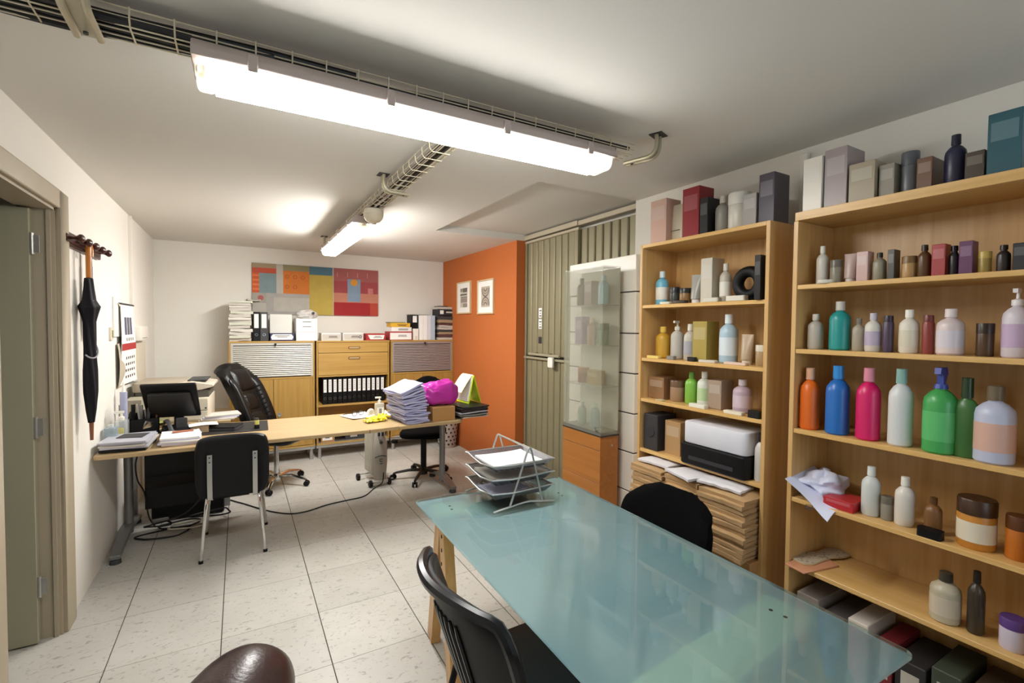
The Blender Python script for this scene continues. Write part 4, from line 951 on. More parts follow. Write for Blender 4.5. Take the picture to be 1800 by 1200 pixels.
ol = [(-.125, 0), (-.115, .03), (-.08, .042), (-.03, .034), (.03, .026), (.08, .034), (.115, .03), (.128, 0), (.115, -.03), (.07, -.034), (.02, -.024), (-.04, -.032), (-.09, -.04), (-.118, -.028)]
def insole_mat():
    m, tt, b = nt('insole_print'); v = tt.nodes.new('ShaderNodeTexVoronoi'); v.inputs['Scale'].default_value = 55; tc2 = tt.nodes.new('ShaderNodeTexCoord'); link(tt, tc2.outputs['Object'], v.inputs['Vector'])
    cr = tt.nodes.new('ShaderNodeValToRGB'); cr.color_ramp.elements[0].color = lin('4c4840'); cr.color_ramp.elements[1].color = lin('b5a68e'); cr.color_ramp.elements[0].position = .1; cr.color_ramp.elements[1].position = .35
    link(tt, v.outputs['Distance'], cr.inputs[0]); link(tt, cr.outputs[0], b.inputs['Base Color']); b.inputs['Roughness'].default_value = .8; return m
ol = [(a*1.15, b*1.25) for a, b in ol]
MB().prism(ol, 0, .007).build('insole_top', insole_mat(), t, bevel=.002); MB().prism([(a*1.02, b*1.04) for a, b in ol], -.0, .0035).build('insole_edge', mat('insole_rim', 'c9a878', .7), t)
for a in [('bottle', .655, .085, .17, 'b5ac94', 'pale olive bottle on the fifth shelf of right bookcase', '3c382e', 'c8bca8'), ('bottle', .575, .045, .21, '3a3228', 'tall dark bottle on the fifth shelf of right bookcase', '201a14', None), ('jar', .485, .065, .10, 'c8c0d0', 'white jar with violet lid on the fifth shelf of right bookcase', '5a3c80', None)]:
    item(a[0], a[1], a[2], a[3], z, a[4], a[5], cap=a[6], lab=a[7], x=2.15)
z = .08
for y, w, h, d_, c, l in [(1.09, .09, .33, .24, '8a8078', 'grey box file on the lowest shelf of right bookcase'), (.985, .08, .30, .24, '4a4442', 'dark box file on the lowest shelf of right bookcase'), (.90, .07, .32, .24, 'cfc4b8', 'cream box file on the lowest shelf of right bookcase'), (.815, .06, .28, .24, '7a2028', 'dark red box file on the lowest shelf of right bookcase'), (.73, .09, .26, .24, '2a2626', 'black box file on the lowest shelf of right bookcase'), (.63, .08, .29, .24, '3c4436', 'dark green box file on the lowest shelf of right bookcase'), (.53, .09, .27, .24, '5a4a3a', 'brown box file on the lowest shelf of right bookcase')]:
    t = thing('box_file', l, 'box file', (2.22, y, z+.0005), 0, SB); MB().box((-d_/2, -w/2, 0), (d_/2, w/2, h)).build('body', pm(c, .6), t, bevel=.003)
    MB().box((-d_/2-.001, -w*.3, h*.55), (-d_/2, w*.3, h*.85)).build('label', pm('bdb6a8'), t)
# ================================================================ glass display case on orange base
vt = thing('display_case', 'slim glass display case on an orange wooden base before the white panels', 'display case', (2.178, 2.65, 0))
hx, hy, zb_, zt_ = .078, .212, .81, 1.955
MB().box((-hx+.002, -hy+.002, 0), (hx, hy, zb_)).build('base_core', ORW, vt, bevel=.001)
for a, b in ((.0, .488), (.492, .712), (.716, zb_)): MB().box((-hx-.004, -hy, a), (-hx+.002, hy, b)).build('base_panel', ORW, vt, bevel=.001)
MB().lathe([(0, 0), (.006, 0), (.005, -.006), (0, -.006)], (0, 0, 0), 10, axis=1).build('lock', SILVER, vt, loc=(.02, -hy-.0, .745))
MB().box((-hx-.006, -hy-.006, zb_), (hx, hy, zb_+.008)).build('dark_trim', mat('dark_trim', '2c2a26', .4), vt)
MB().box((-hx, -hy, zb_+.008), (hx, hy, zb_+.03)).build('plinth_strip', mat('strip_metal', '8a8a80', .35, .5), vt)
VG = clear('display_glass', 'b4b5a2', .06, .27)
MB().box((-hx-.002, -hy, zb_+.03), (-hx+.003, hy, zt_)).build('front_pane', VG, vt)
MB().box((-hx+.003, -hy, zb_+.03), (hx, -hy+.005, zt_)).build('side_pane', VG, vt)
MB().box((-hx+.003, hy-.005, zb_+.03), (hx, hy, zt_)).build('side_pane', VG, vt)
MB().box((hx-.005, -hy+.006, zb_+.03), (hx, hy-.006, zt_)).build('back_panel', mat('case_back', 'c6c4b2', .6), vt)
MB().box((-hx, -hy, zt_), (hx, hy, zt_+.008)).build('top_pane', VG, vt)
for z in (1.14, 1.42, 1.70): MB().box((-hx+.004, -hy+.006, z), (hx-.006, hy-.006, z+.006)).build('glass_shelf', VG, vt)
k = MB().tube([(0, 0, 0), (-.02, 0, 0)], .005, 8).box((-.022, -.003, -.006), (-.018, .003, .03)).build('lock_latch', CHROME, vt, loc=(-hx-.003, -hy+.03, zb_+.04))
DC = 'goods inside the display case'
for a in [('bottle', 2.77, .07, .20, 1.706, '6e5a54', 'brown bottle at the left of the top shelf in glass case', '4c3c38'), ('box', 2.66, .08, .17, 1.706, '8c6c66', 'dusty rose carton on the top shelf in glass case', ''), ('bottle', 2.53, .075, .20, 1.706, '8fb8c0', 'pale blue bottle on the top shelf in glass case', 'c8d8da'),
          ('box', 2.76, .08, .2, 1.426, 'a890a8', 'lilac carton on the second shelf in glass case', ''), ('bottle', 2.65, .07, .19, 1.426, 'b08c7c', 'peach bottle on the second shelf in glass case', 'd8c0b0'), ('jar', 2.53, .08, .15, 1.426, '4c6a48', 'green jar on the second shelf in glass case', '38502f'),
          ('jar', 2.74, .08, .11, 1.146, '8a4638', 'rust jar on the third shelf in glass case', 'a86a50'), ('box', 2.60, .12, .10, 1.146, '9a7a3c', 'ochre carton on the third shelf in glass case', ''),
          ('bottle', 2.75, .065, .16, .842, 'a8b4a8', 'pale green bottle at the bottom of glass case', 'c8d0c4'), ('bottle', 2.60, .07, .17, .842, '86a09c', 'grey-teal bottle at the bottom of glass case', 'b0c0bc')]:
    item(a[0], a[1], a[2], a[3], a[4], a[5], a[6], cap=a[7] or 'e6e2da', x=2.185, d=.07, group=DC)
# ================================================================ pictures
t = thing('wall_canvas', 'wide patchwork picture of coloured blocks on the back wall', 'picture', (.843, 6.198, 1.96))
AW, AH = 1.426, .584
MB().box((-AW/2, -.02, -AH/2), (AW/2, 0, AH/2)).build('canvas', mat('canvas_grey', 'b7b2a8', .85), t, bevel=.002)
def blk(x0, x1, z0, z1, col, y=-.0212):
    # fractions of the picture, z from the top
    return MB().box((-AW/2+AW*x0, y, AH/2-AH*z1), (-AW/2+AW*x1, -.02, AH/2-AH*z0)).build('painted_block', mat('paint_'+col, col, .8, var=.1, scale=14), t)
for a in [(0, .175, 0, .09, '9c8a70'), (0, .175, .09, .19, 'b8503a'), (.0, .05, .19, .58, 'c25a30'), (.05, .175, .19, .58, '7a8e92'), (.225, .425, .0, .12, '8c8464'), (.225, .425, .12, .58, 'c9742e'), (.425, .61, .0, .17, '4c7486'), (.425, .615, .17, 1.0, 'b8a24c'), (.0, .10, .58, .78, 'a09a90'), (.1, .425, .58, 1.0, 'a6a29c'), 
          (.62, 1.0, .0, .27, 'a05a58'), (.62, 1.0, .27, .52, '9a4448'), (.62, 1.0, .52, .72, 'bc7c66'), (.62, .93, .72, 1.0, '9c2226'), (.93, 1.0, .72, 1.0, 'b04434')]: blk(*a)
blk(.155, .425, .66, .94, 'b4b0a6', -.0222); blk(.735, .845, .22, .70, '7f95aa', -.0222); blk(.91, .955, .40, .52, 'bc7474', -.0222)
for i in range(4): blk(.004, .05, .22+i*.09, .26+i*.09, 'd8754a', -.0222)
MB().lathe([(0, 0), (.042, 0), (.042, -.002), (0, -.002)], (-AW/2+AW*.79, -.0222, AH/2-AH*.29), 20, axis=1).build('painted_disc', mat('paint_gold', 'd0902e', .8), t)
MB().lathe([(0, 0), (.03, 0), (.03, -.002), (0, -.002)], (-AW/2+AW*.06, -.0212, AH/2-AH*.68), 20, axis=1).build('painted_disc', mat('paint_rose', 'a85c5a', .8), t)
for i in range(5):
    MB().tube([(.02*math.cos(a*PI/6), 0, .02*math.sin(a*PI/6)) for a in range(12)], .003, 6, True).build('painted_ring', mat('paint_umber', 'a8561e', .8), t, loc=(-AW/2+AW*(.255+.06*(i % 3)), -.0215, AH/2-AH*(.24+.2*(i//3))))
for i in range(4): MB().box((-.002, -.0012, -.03), (.002, 0, .03)).build('painted_stroke', mat('paint_cream', 'cfa898', .8), t, loc=(-AW/2+AW*(.65+.085*i), -.0212, AH/2-AH*.13))
def print_(label, y, w, h, z, kind):
    t = thing('framed_print', label, 'picture', (2.459, y, z), 0, 'framed prints on the orange wall')
    f = MB(); b = .016
    for a in ((-w/2, -w/2+b, -h/2, h/2), (w/2-b, w/2, -h/2, h/2), (-w/2+b, w/2-b, h/2-b, h/2), (-w/2+b, w/2-b, -h/2, -h/2+b)): f.box((-.022, a[0], a[2]), (0, a[1], a[3]))
    f.build('frame', mat('pale_wood_frame', 'cdb48c', .5), t, smooth=0)
    MB().box((-.012, -w/2+b, -h/2+b), (-.002, w/2-b, h/2-b)).build('mount', PAPER, t)
    pw, ph = w*.52, h*.60
    MB().box((-.0132, -pw/2, -ph/2), (-.012, pw/2, ph/2)).build('print_ground', mat('print_ground_'+str(kind), 'b3a48e' if kind else 'c2b8a4', .8), t)
    dk_ = mat('print_dark', '4a4138', .8); md_ = mat('print_mid', '8a7666', .8)
    if kind == 0:
        for a in ((-.5, .1, .28, .5), (-.45, .5, .12, .2), (-.5, .4, .0, .05)): MB().box((-.0142, a[0]*pw, a[2]*ph), (-.0132, a[1]*pw, a[3]*ph)).build('print_block', dk_, t)
        for a in ((-.5, .4, -.25, -.02), (-.3, .5, .32, .48), (-.5, .1, -.5, -.3)): MB().box((-.0140, a[0]*pw, a[2]*ph), (-.0132, a[1]*pw, a[3]*ph)).build('print_block', md_, t)
    else:
        for cz, sg in ((.42, -1), (-.42, 1)):
            for r, mm in ((.44, dk_), (.30, md_), (.16, dk_)):
                pts = [(-.0138, r*pw*math.cos(a*PI/10), cz*ph+sg*r*pw*math.sin(a*PI/10)) for a in range(11)]
                MB().tube(pts, .009 if mm is dk_ else .012, 6, flat=.1).build('print_arc', mm, t)
    MB().box((-.0165, -w/2+b, -h/2+b), (-.0155, w/2-b, h/2-b)).build('glass', clear('picture_glass', 'ffffff', .03, .05), t)
print_('framed print of dark blocks on the orange wall, nearer the corner', 5.47, .41, .40, 1.905, 0)
print_('framed print of dark arches on the orange wall, nearer the gate', 4.865, .41, .395, 1.888, 1)
# ================================================================ left wall: coat rack, umbrellas, calendar, switches
XL = -.775
DKW = wood('dark_mahogany', '4a2018', '32130e', axis=1, rough=.3)
t = thing('coat_rack', 'dark mahogany peg rack on the left wall beside the door', 'coat rack', (XL, 3.55, 1.985))
MB().box((0, -.38, -.04), (.02, .36, .035)).build('board', DKW, t, bevel=.005)
MB().box((0.0205, -.35, -.022), (.026, .33, .018)).build('board_inset', DKW, t, bevel=.002)
for i in range(5):
    y = -.30+.15*i
    MB().lathe([(.009, .02), (.008, .045), (.014, .056), (.022, .066), (.021, .076), (.012, .084), (0, .086)], (0, y, .0), 16, axis=0).build('peg', DKW, t)
def umbrella(label, y, zt, L, mcol, hcol, band, xo=.055, crook=True, open_=.05):
    t = thing('umbrella', label, 'umbrella', (XL+xo, y, zt))
    if crook:
        MB().tube(smoothpath([(-.0, .045, -.05), (-.0, .045, -.005), (-.0, .025, .022), (0, 0, .03), (0, -.0, -.02), (0, -.002, -.17)], 5), [.011]*21+[.012]*5, 10).build('handle', hcol, t) if False else MB().tube(smoothpath([(0, .05, -.045), (0, .05, -.005), (0, .028, .02), (0, .004, .0), (0, 0, -.05), (0, 0, -.17)], 5), .0125, 10).build('handle', hcol, t)
    prof = [(.012, -.165), (.026, -.17), (.03, -.20), (.04, -.29), (open_*1.25, -.325), (.05, -.36), (.036, -.41), (.037, -.55), (.042, -.68), (.04, -.80), (.03, -.9), (.02, -.97), (.0, -.97)]
    def fn(u, v):
        k = v*(len(prof)-1); i = min(int(k), len(prof)-2); f = k-i
        r = prof[i][0]*(1-f)+prof[i+1][0]*f; z = prof[i][1]*(1-f)+prof[i+1][1]*f
        a = 2*PI*u; r2 = r*(1+.14*math.sin(a*6+z*16))
        return (r2*math.cos(a)*.7, r2*math.sin(a), z)
    cn = MB().sheet(fn, 36, 36).build('canopy', mcol, t, smooth=60)
    if band:
        MB().tube([(.027*math.cos(a)*.9+.0, .037*math.sin(a), -.285+.02*math.sin(a)) for a in [2*PI*i/16 for i in range(16)]], .0025, 6, True).build('strap', SILVER, cn)
        MB().tube([(.033*math.cos(a), .044*math.sin(a), -.56+.05*math.sin(a-.6)) for a in [-PI*.6+PI*1.2*i/12 for i in range(13)]], .0045, 6).build('band', mat('grey_ribbon', '9a98a0', .6), cn)
    MB().tube([(0, 0, -.965), (0, 0, -1.0), (0, 0, -1.07)], [.011, .01, .008], 10).build('ferrule', mat('brass_brown', '7c4a2c', .4), t)
umbrella('long dark navy umbrella with wooden handle hanging on the peg rack', 3.45, 1.965, 1.0, mat('navy_nylon', '0b0811', .65, spec=.25), mat('honey_wood_handle', 'b5702a', .35), True)
t = thing('folded_umbrella', 'second black umbrella with grey sleeve hanging behind the long one', 'umbrella', (XL+.035, 3.555, 1.96))
MB().rbox((-.012, -.022, -.19), (.014, .022, -.085), .008, 4).build('sleeve', mat('grey_sleeve', '6e6a70', .7), t, bevel=.003)
MB().tube(smoothpath([(0, 0, .0), (0, .0, -.09)], 3), .015, 10).build('handle', DKW, t)
MB().lathe([(0, -.50), (.012, -.49), (.022, -.40), (.025, -.3), (.022, -.19), (0, -.185)], n=16, sx=.6).build('canopy', mat('black_nylon', '121014', .6), t)
MB().tube([(0, .024, -.02), (0, .026, -.28)], .005, 6).build('strap', BLACKP, t)
# calendar
t = thing('wall_calendar', 'long wall calendar with red band hanging beside the cable duct', 'calendar', (XL+.02, 4.66, 1.69))
def calf(u, v): return (.004+.07*v*v*u*.4+.012*math.sin(v*5)*v-.0, -.235+.47*u, -.60*v)
cal = MB().sheet(calf, 8, 16, .004).build('sheet', PAPER, t, smooth=60)
def calp(u0, u1, v0, v1, m, name):
    return MB().sheet(lambda u, v: Vector(calf(u0+(u1-u0)*u, v0+(v1-v0)*v))+Vector((.0055, 0, 0)), 3, 3, .001).build(name, m, cal, smooth=60)
MB().box((-.006, -.24, -.004), (.012, .24, .008)).build('binding', DGREY, t)
calp(.0, 1, .49, .575, RED, 'red_band')
for i in range(3): calp(.2+i*.2, .34+i*.2, .16, .38, mat('calendar_print', '5a5a6a', .8), 'printed_figure')
for r in range(4):
    for c in range(5): calp(.3+c*.13, .345+c*.13, .66+r*.08, .692+r*.08, INK, 'printed_number')
for c in range(4): calp(.3+c*.15, .36+c*.15, .42, .46, MGREY, 'printed_number')
o = MB().sheet(lambda u, v: (.01+.05*v*(1-v), -.15+.3*u, -.32*v), 4, 8, .002).build('paper_sheet', mat('grey_back_sheet', 'b4ab98', .9), smooth=60); o.location = (XL+.002, 4.52, 1.40); tag(o, 'grey sheet hanging half behind the calendar', 'paper')
t = thing('cable_box', 'shallow cream junction box with hook left of the calendar', 'junction box', (XL, 4.40, 1.60)); MB().box((0, -.10, -.15), (.012, .10, .135)).build('cover', WALL, t, bevel=.003); MB().tube([(.012, .0, .09), (.025, 0, .085), (.025, 0, .07)], .004, 6).build('hook', CREAMP, t)
t = thing('light_switch', 'small cream switch on the left wall below the junction box', 'light switch', (XL, 4.23, 1.475)); MB().box((0, -.04, -.045), (.012, .04, .045)).build('plate', CREAMP, t, bevel=.002); MB().box((.012, -.015, -.025), (.016, .015, .025)).build('rocker', mat('olive_rocker', '9c9a6a', .5), t)
t = thing('wall_device', 'white plastic box on the left wall right of the calendar', 'wall device', (XL, 5.25, 1.45)); MB().box((0, -.19, -.05), (.05, .19, .075)).build('housing', WHITEP, t, bevel=.008, seg=2); MB().box((.051, -.12, -.03), (.0525, .12, -.025)).build('slot', MGREY, t)
o = MB().box((XL, 5.10, .98), (XL+.002, 5.62, 1.38)).build('paper_sheet', mat('cream_sheet', 'd8cfba', .9)); tag(o, 'cream poster sheet on the left wall below the white box', 'paper')
# ================================================================ things on the desk
Z = DT+.0005
def flatpile(name, x, y, w, d, rz, hs, mats_, label, cat='folder', group=None):
    zz = Z
    for i, (h, m) in enumerate(zip(hs, mats_)):
        ww, dd = w*random.uniform(.92, 1.0), d*random.uniform(.92, 1.0); ph = random.uniform(0, 6)
        o = MB().sheet(lambda u, v: ((u-.5)*ww, (v-.5)*dd, h+min(.003, h*.3)*math.sin(u*4+ph)*math.sin(v*5+ph)), 6, 6, h*.9).build(name, m, smooth=40)
        o.location = (x+random.uniform(-.008, .008), y+random.uniform(-.008, .008), zz); o.rotation_euler = (0, 0, rz+random.uniform(-.06, .06)); zz += h
        tag(o, label % ('bottom' if i == 0 else 'top' if i == len(hs)-1 else ['', 'second', 'third', 'fourth', 'fifth', 'sixth', 'seventh'][i]), cat, group)
    return zz
random.seed(33)
SLV = mat('silver_folder', 'b2b2bc', .35)
zf = flatpile('folder', -.615, 3.84, .24, .30, -.12, [.018, .013, .012, .012, .010], [BLACKP, SLV, PAPERG, SLV, SLV], '%s folder of the pile at the left end of the desk', group='folder pile on the desk')
o = MB().box((-.07, -.06, 0), (.07, .06, .004)).build('notebook', DGREY); o.location = (-.60, 3.86, zf+.001); o.rotation_euler = (0, 0, -.2); tag(o, 'dark grey notebook on the folder pile at the desk left', 'notebook')
random.seed(34)
flatpile('paper_stack', -.345, 3.86, .22, .27, .05, [.010, .012, .010, .009, .011], [mat('pinkish_paper', 'd8c4bc', .85), PAPERL, PAPER, PAPERL, PAPER], '%s bundle of the white paper pile by the visitor chair', 'papers', 'white paper pile on the desk')
o = MB().box((-.06, -.025, 0), (.06, .025, .004)).build('note_pad', mat('brown_note', 'a0644a', .8)); o.location = (-.34, 3.92, DT+.056); o.rotation_euler = (0, 0, .1); tag(o, 'small brown card on the white paper pile', 'card')
BOT = clear('clear_bottle', 'd4dcd8', .08, .38)
t = thing('pump_bottle', 'clear sanitiser bottle with white pump and yellow label on the desk', 'bottle', (-.69, 4.045, Z))
MB().rbox((-.036, -.05, 0), (.036, .05, .145), .02, 5).build('body', BOT, t, bevel=.012, seg=2); MB().lathe([(0, .145), (.018, .145), (.018, .165), (.008, .17), (.007, .19), (0, .19)], n=16).box((-.04, -.009, .19), (.014, .009, .205)).build('pump_head', WHITEP, t)
MB().box((-.025, -.0525, .02), (.02, -.0505, .10)).build('label', mat('lemon_label', 'd8cc7a', .6), t)
t = thing('water_bottle', 'clear blue-tinted bottle at the wall end of the desk', 'bottle', (-.715, 3.985, Z)); t.location = (-.727, 3.945, Z)
MB().rbox((-.034, -.04, 0), (.034, .04, .12), .015, 4).build('body', clear('blue_clear_bottle', '9cb0bc', .08, .5), t, bevel=.01, seg=2); MB().lathe([(0, .12), (.014, .12), (.014, .135), (0, .135)], n=14).build('cap', clear('clear_cap', 'e0e4e4', .1, .6), t)
t = thing('desk_organizer', 'black desk organiser crammed with pens and cutters', 'organiser', (-.60, 4.25, Z), .25)
MB().box((-.085, -.05, 0), (.085, .05, .012)).box((-.085, -.05, .012), (-.080, .05, .125)).box((.080, -.05, .012), (.085, .05, .125)).box((-.08, -.05, .012), (.08, -.045, .115)).box((-.08, .045, .012), (.08, .05, .15)).box((-.003, -.045, .012), (.003, .045, .13)).build('holder', BLACKP, t, bevel=.002)
random.seed(8)
for i in range(12):
    x, y = -.06+.04*(i % 4), -.03+.028*(i//4); a, b = random.uniform(-.22, .22), random.uniform(-.2, .1); L = random.uniform(.15, .21)
    o = MB().tube([(x, y, .014), (x+a*L*.5, y+b*L*.4, .014+L)], random.choice([.007, .010, .013]), 8).build('pen', random.choice([BLACKP, DGREY, mat('brown_pen', '5a3a2a', .5), SILVER]))
    o.location = (-.60, 4.25, Z); o.rotation_euler = (0, 0, .25)
    tag(o, 'pen standing in the black desk organiser', 'pen', 'pens in the organiser')
o = MB().rbox((-.025, -.012, 0), (.03, .012, .10), .008, 3).build('stapler', CHROME, bevel=.003); o.location = (-.60, 4.215, Z+.001); o.rotation_euler = (.1, .35, .3); tag(o, 'shiny stapler leaning against the black organiser', 'stapler')
t = thing('rolled_poster', 'pale blue rolled film standing at the left wall on the desk', 'roll', (-.725, 4.33, Z)); MB().tube([(0, 0, 0), (0, .0, .30)], .022, 14).build('roll', mat('pale_blue_film', 'a9acc8', .3), t); MB().lathe([(.0, .30), (.012, .30), (.004, .37), (0, .37)], n=10).build('tip', WHITEP, t)
o = MB().box((-.05, -.10, 0), (.05, .10, .22)).build('file_box', mat('grey_file', 'a29c88', .7), bevel=.003); o.location = (-.69, 4.40+.15, .756); tag(o, 'grey upright file box behind the desk organiser', 'file box')
# side stand with the printer
t = thing('side_table', 'low beech side table in the left corner carrying the printer', 'side table', (-.43, 5.07, 0))
MB().box((-.33, -.42, .71), (.36, .30, .735)).build('table_top', BEECH, t, bevel=.002)
for sx in (-.30, .33):
    for sy in (-.38, .26): MB().box((sx-.02, sy-.02, 0), (sx+.02, sy+.02, .71)).build('leg', STEEL, t)
p = thing('printer', 'cream multifunction printer with open top tray in the left corner', 'printer', (-.47, 4.98, .7355), -.05)
PRW = mat('printer_cream', 'cfc5b2', .5, var=.02)
MB().rbox((-.25, -.26, 0), (.26, .20, .20), .02, 4).build('body', PRW, p, bevel=.008, seg=2)
MB().box((-.24, -.25, .20), (.255, .18, .26)).build('output_gap', mat('gap_grey', '5a564e', .7), p)
MB().rbox((-.26, -.27, .261), (.07, .20, .335), .04, 5).build('scanner_lid', mat('printer_taupe', 'a99d8a', .5), p, bevel=.012, seg=2)
MB().prism([(.05, .262), (.05, .32), (.13, .335), (.29, .305), (.29, .285), (.20, .262)], -.26, .15, axis=1).build('feeder_tray', PRW, p, bevel=.004)
MB().box((.10, -.2, .333), (.24, .1, .343)).build('feeder_flap', DGREY, p, bevel=.003)
d_ = MB().box((-.02, -.266, .015), (.25, -.2605, .085)).build('paper_drawer', PRW, p, bevel=.003); MB().box((.09, -.268, .06), (.14, -.2662, .07)).build('grip', MGREY, d_)
d_ = MB().box((-.02, -.266, .092), (.25, -.2605, .19)).build('front_door', PRW, p, bevel=.003); MB().box((.01, -.268, .15), (.07, -.2662, .165)).build('slot', MGREY, d_)
for z in (.03, .11): MB().lathe([(0, 0), (.007, 0), (.006, -.004), (0, -.004)], (0, 0, 0), 10, axis=1).build('button', INK, p, loc=(.235, -.2665, z))
random.seed(40)
for i in range(4):
    o = MB().box((-.13, -.1, 0), (.13, .1, .01)).build('paper_stack', [PAPERG, PAPER, PAPERL, PAPERG][i]); o.location = (-.19+.02*i, 4.585+.01*i, .7555+.0105*i) if False else (-.17+.012*i, 4.78, .7355+.0105*i); o.rotation_euler = (0, 0, .05*i)
    tag(o, '%s sheaf of papers lying before the cream printer' % ('lowest', 'second', 'third', 'top')[i], 'papers', 'papers before the printer')
o = MB().box((-.012, -.06, 0), (.012, .06, .28)).build('dark_folder', DGREY); o.location = (-.72, 5.05, .7355+.1); o.location = (-.735, 4.95, .7355); tag(o, 'dark folder upright between wall and printer', 'folder')
MB().box((-.013, -.061, .28), (.013, .061, .34)).build('folder_edge', PAPERG, o)
o = MB().sheet(lambda u, v: (-.10+.2*u, -.08+.16*v, .0+.03*u), 2, 2, .004).build('green_note', mat('green_note', 'a8b45a', .7)); o.location = (-.62, 4.76, .85); 
o.location = (-.60, 4.72, .7365); tag(o, 'pale green note sheet under the monitor edge', 'paper')
# monitor seen from behind
mo = thing('monitor', 'black computer monitor seen from behind on the desk', 'monitor', (-.40, 4.20, Z), -.10)
MB().rbox((-.12, -.02, 0), (.12, .14, .015), .05, 5).build('stand_base', BLACKP, mo, bevel=.004); MB().box((-.03, .06, .015), (.03, .085, .22)).build('stand_neck', BLACKP, mo, bevel=.003)
pan = MB().box((-.165, -.012, -.16), (.165, .012, .16)).build('panel', BLACKP, mo, bevel=.005, loc=(-.03, .0, .235), rot=(.62, 0, 0))
MB().prism([(-.145, -.12), (-.125, .10), (.125, .10), (.145, -.12)], -.045, -.012, axis=1).build('back_housing', mat('monitor_back', '151516', .5), pan, bevel=.012, seg=2)
MB().box((-.15, .0125, -.145), (.15, .0135, .145)).build('screen', mat('screen_dark', '0a0c10', .1), pan)
ph = thing('desk_phone', 'black desk telephone with handset in front of the monitor', 'telephone', (-.385, 4.075, Z+.0005), .3)
MB().prism([(-.09, 0), (.09, 0), (.09, .07), (-.09, .02)], -.075, .075, axis=0).build('base', BLACKP, ph, bevel=.005)
MB().tube(smoothpath([(-.05, -.07, .045), (-.05, -.03, .075), (-.05, .05, .105), (-.05, .085, .095)], 4), [.02, .017]+[.014]*9+[.018, .02], 10, flat=.7).build('handset', DGREY, ph); MB().rbox((-.005, .02, .0), (.065, .03, .12), .01, 3, axis=1).build('display', mat('phone_grey', '2a2a2c', .4), ph, bevel=.003)
o = MB().box((-.055, -.035, 0), (.055, .035, .05)).build('note_box', mat('pale_wood_box', 'b59a78', .7), bevel=.003); o.location = (-.255, 4.13, Z); tag(o, 'small wooden note box beside the telephone', 'box')
MB().tube([(.02*math.cos(a*PI/8)-.025, -.0365, .025+.02*math.sin(a*PI/8)) for a in range(16)], .003, 6, True).build('carved_ring', mat('pale_wood_light', 'd0bc9a', .7), o)
o = MB().sheet(lambda u, v: (-.09+.18*u, -.06+.12*v, .006*math.sin(u*3)), 4, 2, .002).build('paper_sheet', PAPER); o.location = (-.235, 4.145, Z+.053); o.rotation_euler = (0, 0, .1); tag(o, 'white sheet lying on the wooden note box', 'paper')
o = MB().rbox((-.29, -.2, 0), (.29, .2, .004), .01, 3).build('desk_pad', mat('black_desk_pad', '1b1715', .55), bevel=.001); o.location = (-.10, 4.185, Z); o.rotation_euler = (0, 0, -.03); tag(o, 'black desk pad lying in the middle of the desk', 'desk pad')
t = thing('laptop', 'closed black laptop on the desk pad', 'laptop', (-.125, 4.17, Z+.0045), -.35); MB().rbox((-.13, -.085, 0), (.13, .085, .018), .012, 4).build('base', DGREY, t, bevel=.002); MB().rbox((-.13, -.085, .0185), (.13, .085, .027), .012, 4).build('lid', BLACKP, t, bevel=.002)
o = MB().rbox((-.03, -.045, 0), (.03, .045, .012), .012, 4).build('mobile_phone', DGREY, bevel=.003); o.location = (-.20, 4.22, Z+.032); o.rotation_euler = (0, 0, .9); tag(o, 'dark mobile phone on the closed laptop', 'mobile phone')
t = thing('stamp', 'small black stamp with yellow-green label on the desk pad', 'stamp', (.11, 4.07, Z+.0045), .1); MB().rbox((-.016, -.02, 0), (.016, .02, .03), .006, 3).build('base', BLACKP, t, bevel=.002); MB().rbox((-.015, -.018, .03), (.015, .018, .062), .006, 3).build('label_band', mat('stamp_yellow', 'c8c468', .5), t); MB().lathe([(0, .062), (.014, .062), (.013, .078), (0, .08)], n=14).build('top', DGREY, t)
# paper, spectacles, roll, sanitiser, gloves
psheet('paper_sheet', .24, .22, .003, PAPER, (.90, 4.22, Z), .35, 'white sheet under the spectacles on the desk', 'paper', curl=.006)
t = thing('spectacles', 'black spectacles lying on the white sheet', 'spectacles', (.89, 4.22, Z+.008), .5)
for s in (-1, 1):
    MB().tube(smoothpath([(s*.035+.026*math.cos(a*PI/5), 0, .02+.018*math.sin(a*PI/5)) for a in range(10)], 2, True), .0028, 6, True).build('rim', BLACKP, t)
    MB().tube([(s*.062, 0, .028), (s*.064, .06, .02), (s*.06, .12, .004)], .0026, 6).build('temple', BLACKP, t)
    MB().lathe([(0, 0), (.024, 0), (.024, .001), (0, .001)], (0, 0, 0), 14, axis=1).build('lens', clear('spec_lens', 'e8eef0', .03, .12), t, loc=(s*.035, 0, .02))
MB().tube([(-.01, 0, .026), (.01, 0, .026)], .0028, 6).build('bridge', BLACKP, t)
t = thing('tape_roll', 'round white tape roll standing before the sanitiser bottle', 'tape roll', (.985, 4.16, Z+.036), .3); MB().tube([(.025*math.cos(a*PI/12), 0, .025*math.sin(a*PI/12)) for a in range(24)], .011, 8, True).build('roll', WHITEP, t); MB().lathe([(0, -.008), (.018, -.008), (.018, .008), (0, .008)], n=16, axis=1).build('core', CREAMP, t)
t = thing('pump_bottle', 'clear sanitiser bottle with white pump beside the yellow gloves', 'bottle', (1.045, 4.10, Z))
MB().rbox((-.04, -.028, 0), (.04, .028, .125), .02, 5).build('body', clear('sanitiser_clear', 'd8d4c0', .08, .62), t, bevel=.01, seg=2); MB().lathe([(0, .125), (.016, .125), (.016, .145), (.007, .15), (.006, .168), (0, .168)], n=14).box((-.036, -.008, .166), (.012, .008, .178)).build('pump_head', WHITEP, t)
MB().box((-.028, -.0295, .03), (.028, -.0285, .09)).build('label', PAPER, t); MB().box((-.01, -.0303, .04), (.012, -.0296, .08)).build('print', mat('pale_ink', '8a8a80', .7), t)
